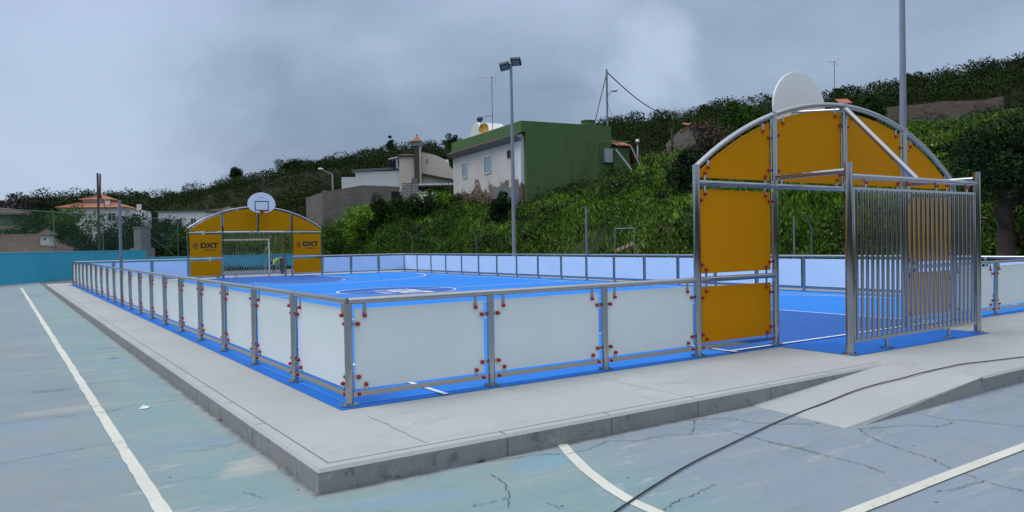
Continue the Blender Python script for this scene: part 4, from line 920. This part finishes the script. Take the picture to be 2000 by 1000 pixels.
MB().box((0,-.28,Zs(365)),(84*k,-.2,Zs(362.4))).build('roof_edge', w_brown, sh, local=True); MB().box((.1,.6,0),(84*k,.7,Zs(363))).build('back_wall', w_brown, sh, local=True)
b = MB()
for x in (.3, 1.4, 2.6, 3.3): b.box((x,.0,0),(x+.1,.1,Zs(363)))
b.build('post', woodm, sh, local=True)

# ------------------------------------------------------------------ green and white house
zb = 2.2; p0 = at(1031, 470, 45); GA = R(26.8); gh = empty('green_house', (p0[0], p0[1], zb), GA-YAW, 'two tone house with green end wall and peeling cream side above the bank', 'house')
PT, EV = 8.6-zb, 7.86-zb
MB().box((.0,.25,0),(6.05,10.7,PT-.08)).build('core', w_green, gh, local=True)
MB().box((-.02,0,0),(6.05,.25,PT)).build('end_wall', w_green, gh, local=True)
MB().box((-.25,.26,0),(-.005,10.7,EV-.1)).build('side_wall', w_peel, gh, local=True)
MB().box((-.32,-.004,EV+.08),(.0,10.75,PT)).build('parapet', w_greenroof, gh, local=True)
b = MB(); tiled(b, (-.75,10.8,EV-.13), (-.75,-.02,EV-.13), (-.32,-.02,EV+.09), (-.32,10.8,EV+.09), .3, .03); b.build('eave_tiles', tiles_dark, gh, local=True)
MB().prism([(-.72,0,EV-.16),(-.255,0,EV-.4),(-.255,0,EV-.02),(-.72,0,EV-.12)], (0,10.78,0)).build('soffit', w_conc, gh, local=True)
MB().prism([(-.262,.4,0),(-.262,4.0,0),(-.262,4.0,2.6),(-.262,3.0,2.75),(-.262,1.2,2.5),(-.262,.4,2.45)], (-.05,0,0)).build('cement_footing', w_grey, gh, local=True)
for t, w, z0, z1 in ((8.63,.85,5.92,7.0),(4.88,1.05,5.9,7.05)):
    o = window(gh, (-.25,t,(z0+z1)/2-zb), w, z1-z0, (0,1,0), (-1,0,0), frame_w, shutter)
window(gh, (-.25,1.75,6.82-zb), .42, .45, (0,1,0), (-1,0,0), w_brown, darkm, False)
# rear sloped part, porch with tiles, meter box, pipes
MB().prism([(6.06,.6,0),(7.6,.6,0),(7.6,.6,7.55-zb),(6.06,.6,8.1-zb)], (0,4,0)).build('rear_wall', w_green, gh, local=True)
b = MB(); tiled(b, (6.1,-.55,7.33-zb), (7.25,-.55,7.33-zb), (7.25,.58,7.72-zb), (6.1,.58,7.72-zb), .23, .06); b.build('porch_roof', tiles, gh, local=True)
b = MB(); tiled(b, (7.9,-.4,6.35-zb), (7.9,1.6,6.35-zb), (7.26,1.6,7.5-zb), (7.26,-.4,7.5-zb), .25, .05); b.build('side_roof', tiles, gh, local=True)
MB().box((6.06,-.3,0),(7.2,.59,7.25-zb)).build('porch_wall', w_green, gh, local=True)
MB().tube([(5.25,-.07,2.6),(5.2,-.07,7.52-zb),(6.95,-.62,7.6-zb)], .045, 6).build('pipe', w_greenroof, gh, local=True)
MB().tube([(6.1,-.4,7.1-zb),(6.95,-.9,5.75-zb)], .05, 6).tube([(7.1,-.6,7.3-zb),(7.75,-.7,6.0-zb)], .05, 6).build('stay_pole', frame_w, gh, local=True)
MB().box((5.42,-.26,6.3-zb),(5.98,-.004,7.15-zb)).build('meter_box', plain('grey_box', (.33,.36,.38,1), .6), gh, local=True, bevel=.02)
b = MB(); b.tube([(4.9,.9,PT-.08),(4.9,.9,PT+.36)], .40, 16).tube([(4.9,.9,PT+.36),(4.9,.9,PT+.41)], .45, 16); b.build('water_tank', w_green, gh, local=True)
# white stair gable behind the parapet with its dark cowl
MB().prism([(1.1,11.6,PT-.3),(1.1,6.3,PT-.3),(1.1,6.3,PT+.40),(1.1,8.6,PT+.75),(1.1,9.5,PT+1.38),(1.1,9.95,PT+1.42)], (2.0,0,0)).build('stair_gable', w_white, gh, local=True)
MB().tube([(1.5,9.8,PT+1.2),(1.5,9.8,PT+1.55)], .07, 8).sphere((1.5,9.8,PT+1.66), .24, 10, 7, 0, (1,1,.85)).build('chimney_cowl', lampbody, gh, local=True)
def on_house(x, y, z): return gh.matrix_basis @ Vector((x, y, z))
q = on_house(-.1, 5.4, PT); dd = empty('satellite_dish', tuple(q), GA-YAW, 'round yellow satellite dish on the green parapet', 'dish')
b = MB(); nr = 5; seg = 24; vs = [(0,0,0)]
for i in range(1, nr+1):
    for s in range(seg): a = 2*math.pi*s/seg; vs.append((.36*(i/nr)*math.cos(a), .36*(i/nr)*math.sin(a), .07*(i/nr)**2))
fs = [(0,1+s,1+(s+1) % seg) for s in range(seg)]+[(1+(i-1)*seg+s, 1+i*seg+s, 1+i*seg+(s+1) % seg, 1+(i-1)*seg+(s+1) % seg) for i in range(1, nr) for s in range(seg)]
mr = Matrix.Rotation(R(-142), 3, 'Z') @ Matrix.Rotation(R(82), 3, 'Y'); b.add([mr @ Vector(v)+Vector((-.12,0,.28)) for v in vs], fs, 0, True); b.add([mr @ Vector((v[0],v[1],v[2]-.012))+Vector((-.12,0,.28)) for v in vs], [f[::-1] for f in fs], 0, True); b.build('reflector', dishy, dd, local=True)
MB().tube([(0,0,-.3),(0,0,.28)], .025, 8).tube([(-.12,0,-.02),(-.5,0,.2)], .012, 6).build('mount', lampbody, dd, local=True)
def antenna(base, h, label, dirv, arm=.9, side=None):
    r_ = empty('tv_antenna', tuple(base), 0, label, 'antenna', 'roof aerials on the hillside houses'); B = Vector(base); dv = Vector(dirv).normalized(); pv = Vector((0,0,1)).cross(dv)
    MB().tube([B, B+Vector((0,0,h))], .022, 6).build('mast', lampbody, r_)
    T_ = B+Vector((0,0,h-.1)); b = MB().tube([T_-dv*.25, T_+dv*arm], .012, 5)
    for i in range(6): c = T_+dv*(arm*(i+.3)/6); l = .20-.015*i; b.tube([c-pv*l, c+pv*l], .008, 5)
    for s in (-1, 1): c = T_-dv*.15; b.tube([c, c-dv*.15+Vector((0,0,s*.35))], .010, 5); b.tube([c-dv*.1+Vector((0,0,s*.2))-pv*.25, c-dv*.1+Vector((0,0,s*.2))+pv*.25], .008, 5)
    b.build('aerial', plain('aluminium_aerial', (.5,.5,.47,1), .4, .6), r_)
    if side: MB().tube([B+Vector((0,0,side[0])), B+Vector(side[1])+Vector((0,0,side[0]-.15)), B+Vector(side[1])+Vector((0,0,side[0]-.8))], .02, 6).build('side_arm', lampbody, r_)
q = on_house(.3, 5.2, PT-.1); antenna(q, z_at(963,150,49.8)-q.z, 'tall thin TV aerial on the green house roof left of the floodlight pole', tuple(-r2), 1.0, (1.25, tuple(-r2*.75)))
# utility mast with brace, lamp and cable
q = on_house(5.97, .3, PT-.1); ht = z_at(1194,137,48)-q.z; um = empty('utility_mast', tuple(q), 0, 'braced steel utility mast with small lamp on the green house roof', 'mast')
Q = Vector(q); RT = Vector(r2); MB().tube([Q, Q+Vector((0,0,ht))], .06, 8).build('mast', galv, um)
MB().tube([Q-RT*.9, Q+Vector((0,0,ht-.25))], .035, 6).build('brace', galv, um); MB().tube([Q+Vector((0,0,ht-1.9)), Q+RT*.5], .012, 5).build('stay_wire', lampbody, um)
l0 = Q+Vector((0,0,ht-1.7)); MB().tube([l0, l0+RT*.2+Vector((0,0,.25)), l0+RT*.33+Vector((0,0,.36))], .022, 6).build('lamp_arm', galv, um); MB().sphere(tuple(l0+RT*.48+Vector((0,0,.38))), .17, 10, 6, 0, (1.3,1.1,.5)).build('lamp_head', globe_m, um)
e = Vector(at(1337, 229, 62)); s = Q+Vector((0,0,ht-.15)); cab = [s.lerp(e, t)-Vector((0,0,.75*math.sin(math.pi*t))) for t in [i/24 for i in range(25)]]
tag(MB().tube(cab, .035, 6).build('overhead_cable', rubber, origin=tuple(s)), 'sagging overhead cable from the utility mast to the red roofed house', 'cable')

# ------------------------------------------------------------------ right background
d = 58; k = d/F; p0 = ondepth_z(1360, d, 0); zb = z_at(1340, 320, d)-2; rh = empty('red_roof_house', (p0[0], p0[1], zb), -YAW, 'bare block house with red tiled roof behind the left of the ochre arch', 'house')
Zr = lambda px, y: z_at(px, y, d)-zb
MB().prism([(-38*k,3.6,0),(0,0,0),(0,0,Zr(1360,250)),(-14*k,2.2,Zr(1350,244)),(-38*k,3.6,Zr(1322,270))], (2.6,3.0,0)).build('side_wall', w_block, rh, local=True)
MB().box((.0,.01,0),(150*k,5,Zr(1400,251))).build('wall', w_block, rh, local=True)
b = MB(); tiled(b, (-10*k,-.35,Zr(1400,242)), (152*k,-.35,Zr(1400,242)), (152*k,3.0,Zr(1400,231)), (-6*k,3.0,Zr(1400,231)), .28, .05); b.build('roof', tiles, rh, local=True)
MB().prism([(-11*k,-.30,Zr(1400,251)),(150*k,-.30,Zr(1400,251)),(150*k,-.30,Zr(1400,243)),(-11*k,-.30,Zr(1400,243))], (0,.3,0)).build('eave_board', tiles_old, rh, local=True)
MB().tube([(-21*k,1.2,Zr(1340,255)),(-11*k,-.30,Zr(1350,246)),(-7*k,2.6,Zr(1350,232))], .10, 6).build('gable_board', tiles, rh, local=True)
MB().box((6*k,-.012,Zr(1370,275)),(10*k,-.002,Zr(1370,262))).build('opening', darkm, rh, local=True)
d = 64; p0 = ondepth_z(1650, d, z_at(1650,240,d)); tc = empty('tiled_chimney', tuple(p0), -YAW, 'square chimney with tiled cap just above the crown of the ochre arch', 'chimney'); k = d/F
hh = z_at(1650,205,d)-p0[2]; MB().box((-9*k,-.4,-1),(9*k,.4,hh)).build('shaft', w_brown, tc, local=True); b = MB(); tiled(b, (-13*k,-.6,hh), (13*k,-.6,hh), (12*k,.4,hh+12*k), (-12*k,.4,hh+12*k), .16, .05); b.add([(-13*k,-.6,hh),(13*k,-.6,hh),(13*k,.6,hh),(-13*k,.6,hh)], [(3,2,1,0)]); b.build('cap', tiles, tc, local=True)
pb = ondepth_z(1633, 62, z_at(1633, 236, 62)); antenna(pb, z_at(1632,120,62)-pb[2], 'TV aerial on a thin mast right of the near backboard', tuple(-r2), .55)
# stone terrace wall
for (xa, xb, ya, yb, d, lab) in ((1690, 1960, 212, 190, 74, 'upper brown stone terrace wall on the slope right of the tall pole'), (1680, 1800, 248, 236, 66, 'lower short stone terrace wall behind the right shoulder of the arch')):
    A = at(xa, ya, d); B_ = at(xb, yb, d); H_ = 1.9 if d > 70 else 1.1
    n_ = np.cross(B_-A, [0,0,1.]); n_ /= np.linalg.norm(n_); p0 = A-np.array([0,0,H_+2])
    an = math.atan2(B_[1]-A[1], B_[0]-A[0]); tw = empty('terrace_wall', tuple(p0), an, lab, 'wall', 'stone terrace walls on the slope'); L = math.hypot(B_[0]-A[0], B_[1]-A[1]); dz = B_[2]-A[2]; st = 7
    b = MB(); tops = []
    for i in range(st+1): tops.append((L*i/st, 0, H_+2+dz*i/st+random.uniform(-.12,.12)))
    b.prism([(0,0,0),(L,0,dz)]+tops[::-1], (0,.5,0)); b.build('stonework', w_stone, tw, local=True)
# lamp post, wooden pole, street lamp
p = on_bank(1248, 56); h = z_at(1248,276,56)-p[2]; lp = empty('globe_lamp', tuple(p), 0, 'thin lamp post with white globe right of the green house', 'street lamp')
MB().tube([p-np.array([0,0,.5]), p+np.array([0,0,h-.2])], .05, 8).build('post', plain('pale_post', (.5,.5,.48,1), .6), lp); MB().sphere(tuple(p+np.array([0,0,h])), .15, 12, 8).build('globe', globe_m, lp); MB().tube([p+np.array([0,0,h-.24]), p+np.array([0,0,h-.13])], .09, 10).build('collar', lampbody, lp)
p = on_bank(1315, 60); h = z_at(1315,250,60)-p[2]; tag(MB().tube([p-np.array([0,0,.5]), p+np.array([0,0,h*.5]), p+np.array([.02,0,h])], [.12,.10,.085], 8).build('wooden_pole', woodm, origin=tuple(p)), 'short grey wooden pole against the hill left of the red roofed house', 'pole')
p = flat(652, 75, z_at(652,378,75)); h = z_at(652,340,75)-p[2]; sl = empty('street_lamp', tuple(p), 0, 'curved arm street lamp above the block wall', 'street lamp'); PV = Vector(p); L_R = -Vector(r2)
MB().tube([PV-Vector((0,0,4)), PV+Vector((0,0,h))], .08, 8).build('pole', plain('lamp_post_grey', (.33,.34,.30,1), .6), sl); MB().tube([PV+Vector((0,0,h-.05)), PV+L_R*.6+Vector((0,0,h*.92+.35)), PV+L_R*1.0+Vector((0,0,h+.42))], .05, 6).build('arm', galv, sl)
hd = PV+L_R*1.15+Vector((0,0,h+.5)); MB().sphere(tuple(hd), .26, 10, 6, 0, (1.1,.6,.4)).build('lamp_head', globe_m, sl)

# floodlight poles beyond the far long barrier
def flood(p, label, heads=True):
    fl = empty('floodlight_pole', (p[0], p[1], -.2), 0, label, 'floodlight', 'floodlight poles along the court'); B = Vector((p[0], p[1], -.2))
    MB().tube([B, B+Vector((0,0,5)), B+Vector((0,0,9.95))], [.100,.085,.062], 14).build('pole', polepaint, fl)
    RV = Vector(r2); FV = Vector((-fw[0], -fw[1], 0)).normalized(); T_ = B+Vector((0,0,9.98))
    MB().tube([T_-RV*.40+Vector((0,0,-.06)), T_+RV*.36+Vector((0,0,.10))], .03, 8).build('cross_arm', galv, fl)
    for s in (-1, 1):
        c = T_+RV*(.26*s-.03)+Vector((0,0,.03+.11*s)); u = (RV+Vector((0,0,.34))).normalized(); n_ = (FV*.55+Vector((0,0,-.8))-RV*.15*s).normalized(); v = n_.cross(u).normalized(); u = v.cross(n_).normalized()
        h_ = MB(); h_.obox(c-u*.24-v*.21-n_*.08, u*.48, v*.42, n_*.14 if u.cross(v).dot(n_) > 0 else -n_*.14); hd = h_.build('lamp_head', lampbody, fl, bevel=.01)
        g_ = MB(); g_.obox(c-u*.18-v*.14+n_*.063, u*.36, v*.28, n_*.012 if u.cross(v).dot(n_) > 0 else -n_*.012); g_.build('lens', lamp_m, hd)
def colx(px, x): r_ = ray(px, 470); q = CAM+r_*((x-CAM[0])/r_[0]); return q
flood(colx(1004, 17.6), 'slim grey floodlight pole with twin lamp heads in front of the green house')
flood(colx(1766, 17.6), 'tall grey floodlight pole rising out of frame behind the ochre arch')
# wire fence posts with cranked tops at the foot of the bank
for k_, (px, lab, cr) in enumerate(((1551,'straight grey fence post at the bank foot seen through the nearer goal',0),(1585,'green fence post with cranked top seen through the nearer goal',1),(930,'faint green fence post with cranked top left of the floodlight pole',1),(1452,'straight fence post at the bank foot behind the ochre panels',0),(805,'thin fence post at the bank foot left of the middle of the far barrier',1))):
    q = colx(px, 18.0); B = Vector((q[0], q[1], -.2)); b = MB(); hh = 1.95 if cr else 2.3
    b.tube([B, B+Vector((0,0,hh))]+([B+Vector((-.35,0,hh+.42))] if cr else []), .028, 8); tag(b.build('fence_post', greenpost if cr else galv, origin=tuple(B)), lab, 'post', 'fence posts along the foot of the bank')
# small metal frame and striped plank at the bank foot
q = colx(1201, 17.9); r_ = colx(1239, 17.9); A = Vector((q[0], q[1], -.2)); B = Vector((r_[0], r_[1], -.2)); zt = z_at(1220, 447, 31)
gf = empty('gate_frame', tuple(A), 0, 'small open green metal frame at the bank foot, right of the tall grey post', 'frame')
for P_ in (A, B): MB().tube([P_, (P_[0],P_[1],zt)], .025, 8).build('upright', greenpost, gf)
MB().tube([(A[0],A[1],zt),(B[0],B[1],zt)], .022, 8).build('top_bar', galv, gf)
sa = Vector(at(1201, 493, 30.0)); sb = Vector(at(1240, 477, 30.6)); b = MB(); u = (sb-sa); n8 = 9
b = MB(); wv = np.array([.03,.03,0]); uv = np.array(u); 
P8 = [np.array(sa)+uv*i/n8 for i in range(n8+1)]; V8 = [q for p_ in P8 for q in (p_, p_+wv, p_+wv+np.array([0,0,.13]), p_+np.array([0,0,.13]))]
for i in range(n8):
    for e in range(4): b.add([], []); b.f.append([i*4+e, i*4+(e+1) % 4, i*4+4+(e+1) % 4, i*4+4+e][::-1]); b.mi.append(i % 2); b.sm.append(False)
b.v = [tuple(q) for q in V8]; b.f += [[0,1,2,3],[n8*4+3,n8*4+2,n8*4+1,n8*4]]; b.mi += [0,0]; b.sm += [False,False]
tag(b.build('striped_plank', [orange, cloth_w], origin=tuple(sa)), 'red and white striped plank leaning inside the small green frame', 'barrier')

# ------------------------------------------------------------------ old handball goal behind the far goal, worker
wg = empty('handball_goal', (7.9,34.2,GZ), 0, 'old white handball goal standing behind the bars of the far goal', 'goal'); wm = plain('white_goal_paint', (.72,.73,.72,1), .5)
for x in (6.35, 9.36): MB().box((x-.04,34.16,GZ),(x+.04,34.24,1.78)).build('upright', wm, wg)
MB().box((6.31,34.16,1.78),(9.40,34.24,1.86)).build('crossbar', wm, wg)
MB().tube([(6.35,34.24,1.75),(6.35,34.9,1.2),(6.35,35.1,GZ+.02)], .02, 6).tube([(9.36,34.24,1.75),(9.36,34.9,1.2),(9.36,35.1,GZ+.02)], .02, 6).tube([(6.35,35.1,GZ+.02),(9.36,35.1,GZ+.02)], .02, 6).build('net_support', wm, wg)

def skin_obj(name, verts, edges, radii, mat, parent, lvl=1, root_i=0):
    me = bpy.data.meshes.new(name); me.from_pydata([tuple(v) for v in verts], edges, []); o = bpy.data.objects.new(name, me); COL.objects.link(o); o.parent = parent
    me.materials.append(mat); md = o.modifiers.new('skin', 'SKIN'); md.use_smooth_shade = True
    lay = me.skin_vertices[0] if me.skin_vertices else None
    if lay is None:
        bm = bmesh.new(); bm.from_mesh(me); bm.verts.layers.skin.verify(); bm.to_mesh(me); bm.free(); lay = me.skin_vertices[0]
    for i, r_ in enumerate(radii): lay.data[i].radius = r_ if isinstance(r_, tuple) else (r_, r_); lay.data[i].use_root = (i == root_i)
    sd = o.modifiers.new('sub', 'SUBSURF'); sd.levels = lvl; sd.render_levels = lvl
    return o
wp_ = colx(553, 10.0); wp_ = CAM+ray(553, 500)*((33.3-CAM[1])/ray(553, 500)[1])
pr = empty('worker', (wp_[0], wp_[1], GZ), math.atan2(-r2[1], -r2[0]), 'person in a hi-vis yellow jacket bending down behind the far goal bars', 'person')
# local: +x is the way the person faces (left in the photo), y sideways
J = {'pel':(-.02,0,.90),'hipl':(0,.10,.86),'hipr':(0,-.10,.86),'knl':(.07,.12,.47),'knr':(-.02,-.12,.47),'anl':(0,.12,.09),'anr':(-.10,-.12,.09),'tol':(.16,.13,.035),'tor':(.06,-.13,.035),'bel':(.14,0,.94),'che':(.34,0,.90),'nek':(.47,0,.83),'hed':(.57,0,.76),'hdt':(.66,0,.69),
     'shl':(.38,.19,.87),'shr':(.38,-.19,.87),'ell':(.42,.23,.59),'elr':(.40,-.23,.60),'wrl':(.47,.17,.36),'wrr':(.48,-.17,.35)}
names = list(J); ed = [('pel','hipl'),('pel','hipr'),('hipl','knl'),('hipr','knr'),('knl','anl'),('knr','anr'),('anl','tol'),('anr','tor'),('pel','bel'),('bel','che'),('che','nek'),('nek','hed'),('hed','hdt'),('che','shl'),('che','shr'),('shl','ell'),('shr','elr'),('ell','wrl'),('elr','wrr')]
rad = {'pel':.12,'hipl':.085,'hipr':.085,'knl':.058,'knr':.058,'anl':.042,'anr':.042,'tol':.034,'tor':.034,'bel':.12,'che':.13,'nek':.055,'hed':.088,'hdt':.07,'shl':.062,'shr':.062,'ell':.045,'elr':.045,'wrl':.030,'wrr':.030}
V = [J[n_] for n_ in names]; E_ = [(names.index(a), names.index(c_)) for a, c_ in ed]; RD = [rad[n_] for n_ in names]
for s, w in ((1,'wrl'),(-1,'wrr')):
    bx, by, bz = J[w]; V.append((bx+.02, by, bz-.08)); E_.append((names.index(w), len(V)-1)); RD.append(.032); pi_ = len(V)-1
    for k_ in range(4): V += [(bx+.035, by+(k_-1.5)*.022, bz-.13), (bx+.03, by+(k_-1.5)*.022, bz-.17+.01*abs(k_-1.5))]; E_ += [(pi_, len(V)-2), (len(V)-2, len(V)-1)]; RD += [.010,.008]
    V += [(bx+.06, by-s*.04, bz-.08)]; E_.append((pi_, len(V)-1)); RD.append(.011)
skin_obj('body', V, E_, RD, skin, pr)
def sub(nm, ks, es, grow, mat): return skin_obj(nm, [J[k_] for k_ in ks], [(ks.index(a), ks.index(c_)) for a, c_ in es], [rad[k_]+grow for k_ in ks], mat, pr)
sub('trousers', ['pel','hipl','hipr','knl','knr','anl','anr'], ed[0:6], .018, trouser); sub('jacket', ['bel','che','shl','shr','ell','elr','nek'], [('bel','che'),('che','shl'),('che','shr'),('shl','ell'),('shr','elr'),('che','nek')], .022, hivis)
skin_obj('sleeves', [J['ell'],J['wrl'],(J['ell'][0],J['ell'][1],J['ell'][2]+.05)], [(0,1),(2,0)], [.058,.045,.055], trouser, pr); skin_obj('shoes', [J['anl'],J['tol']], [(0,1)], [.052,.046], black, pr); skin_obj('shoes', [J['anr'],J['tor']], [(0,1)], [.052,.046], black, pr)
MB().sphere((.60,0,.775), .108, 12, 8, 0, (1.05,.9,.85)).build('hair', hairm, pr, local=True)

# ------------------------------------------------------------------ light and sky
SUN_EL, SUN_AZ = R(58), R(-62)                                  # azimuth from +Y towards +X: light from the left, ahead of the camera
sd_ = Vector((math.sin(SUN_AZ)*math.cos(SUN_EL), math.cos(SUN_AZ)*math.cos(SUN_EL), math.sin(SUN_EL)))
ld = bpy.data.lights.new('sun', 'SUN'); ld.energy = 1.1; ld.angle = R(28); ld.color = (1,.97,.93); lo = bpy.data.objects.new('sun', ld); COL.objects.link(lo)
lo.rotation_euler = (-sd_).to_track_quat('-Z', 'Y').to_euler()
w = bpy.data.worlds.new('World'); sc.world = w; w.use_nodes = True; nt = w.node_tree; bg = nt.nodes['Background']; bg.inputs[1].default_value = .10
class WN_(NT):
    def __init__(s, t): s.t = t; s.tc = None
t = WN_(nt)
sky = t.n('ShaderNodeTexSky', _sky_type='NISHITA', _sun_disc=False, _sun_elevation=SUN_EL, _sun_rotation=SUN_AZ)
dirn = t.n('ShaderNodeTexCoord').outputs['Generated']
z = t.n('ShaderNodeSeparateXYZ', Vector=dirn).outputs[2]
wn = t.n('ShaderNodeTexNoise', Vector=dirn, Scale=3.2, Detail=5., Roughness=.6).outputs['Color']; wv = t.n('ShaderNodeVectorMath', _operation='SUBTRACT', i0=wn, i1=(.5,.5,.5)).outputs[0]
wv = t.n('ShaderNodeVectorMath', _operation='MULTIPLY', i0=wv, i1=(.34,.34,.20)).outputs[0]; wd_ = t.n('ShaderNodeVectorMath', _operation='NORMALIZE', i0=t.n('ShaderNodeVectorMath', _operation='ADD', i0=dirn, i1=wv).outputs[0]).outputs[0]
def lobe(az, el, width):
    v = (math.sin(R(az))*math.cos(R(el)), math.cos(R(az))*math.cos(R(el)), math.sin(R(el)))
    dp = t.n('ShaderNodeVectorMath', _operation='DOT_PRODUCT', i0=wd_, i1=v).outputs['Value']
    return t.ramp(dp, math.cos(R(width)), 1.)
sq = t.n('ShaderNodeMapping', Vector=dirn, Scale=(1,1,2.6)).outputs[0]
n1 = t.noise(2.0, 5, .5, .5, sq); n2 = t.noise(5, 5, .5, .3, sq)
cl = t.math('ADD', t.math('MULTIPLY', n1, .55), t.math('MULTIPLY', n2, .26)); cl = t.math('ADD', cl, .115)
for az, el, wd, am in ((14, 7.5, 8, -.10), (20, 6.5, 10, -.20), (29, 6, 11, -.20), (38, 5.5, 10, -.08), (60, 7, 18, -.06), (34, 16, 10, .05), (3, 6, 15, .17), (6, 14, 12, .08), (44.5, 12.6, 4.5, .22), (42.0, 10.8, 3.2, .14), (46, 14, 3, .08), (25, 13, 8, .08), (20, 18, 9, -.05)):
    cl = t.math('ADD', cl, t.math('MULTIPLY', lobe(az, el, wd), am))
k = t.ramp(cl, .22, .74)
cc = t.mix(k, (2.2,2.95,4.2,1), (5.0,6.1,8.0,1))
cc = t.mix(.12, cc, sky.outputs[0])
zen = t.n('ShaderNodeMapRange', i0=z, i1=.32, i2=.95, i3=1., i4=2.9).outputs[0]
cc = t.n('ShaderNodeVectorMath', _operation='SCALE', i0=cc, Scale=zen).outputs[0]
warm = t.n('ShaderNodeMix', _data_type='RGBA', _blend_type='MULTIPLY'); nt.links.new(t.ramp(z, .33, .7), warm.inputs[0]); nt.links.new(cc, warm.inputs[6]); warm.inputs[7].default_value = (1.18,1.0,.86,1)
nt.links.new(warm.outputs[2], bg.inputs[0])
vs_ = sc.view_settings; vs_.view_transform = 'Standard'; vs_.look = 'None'; vs_.exposure = 0.; vs_.gamma = 1.; vs_.use_curve_mapping = False
sc.cycles.max_bounces = 6
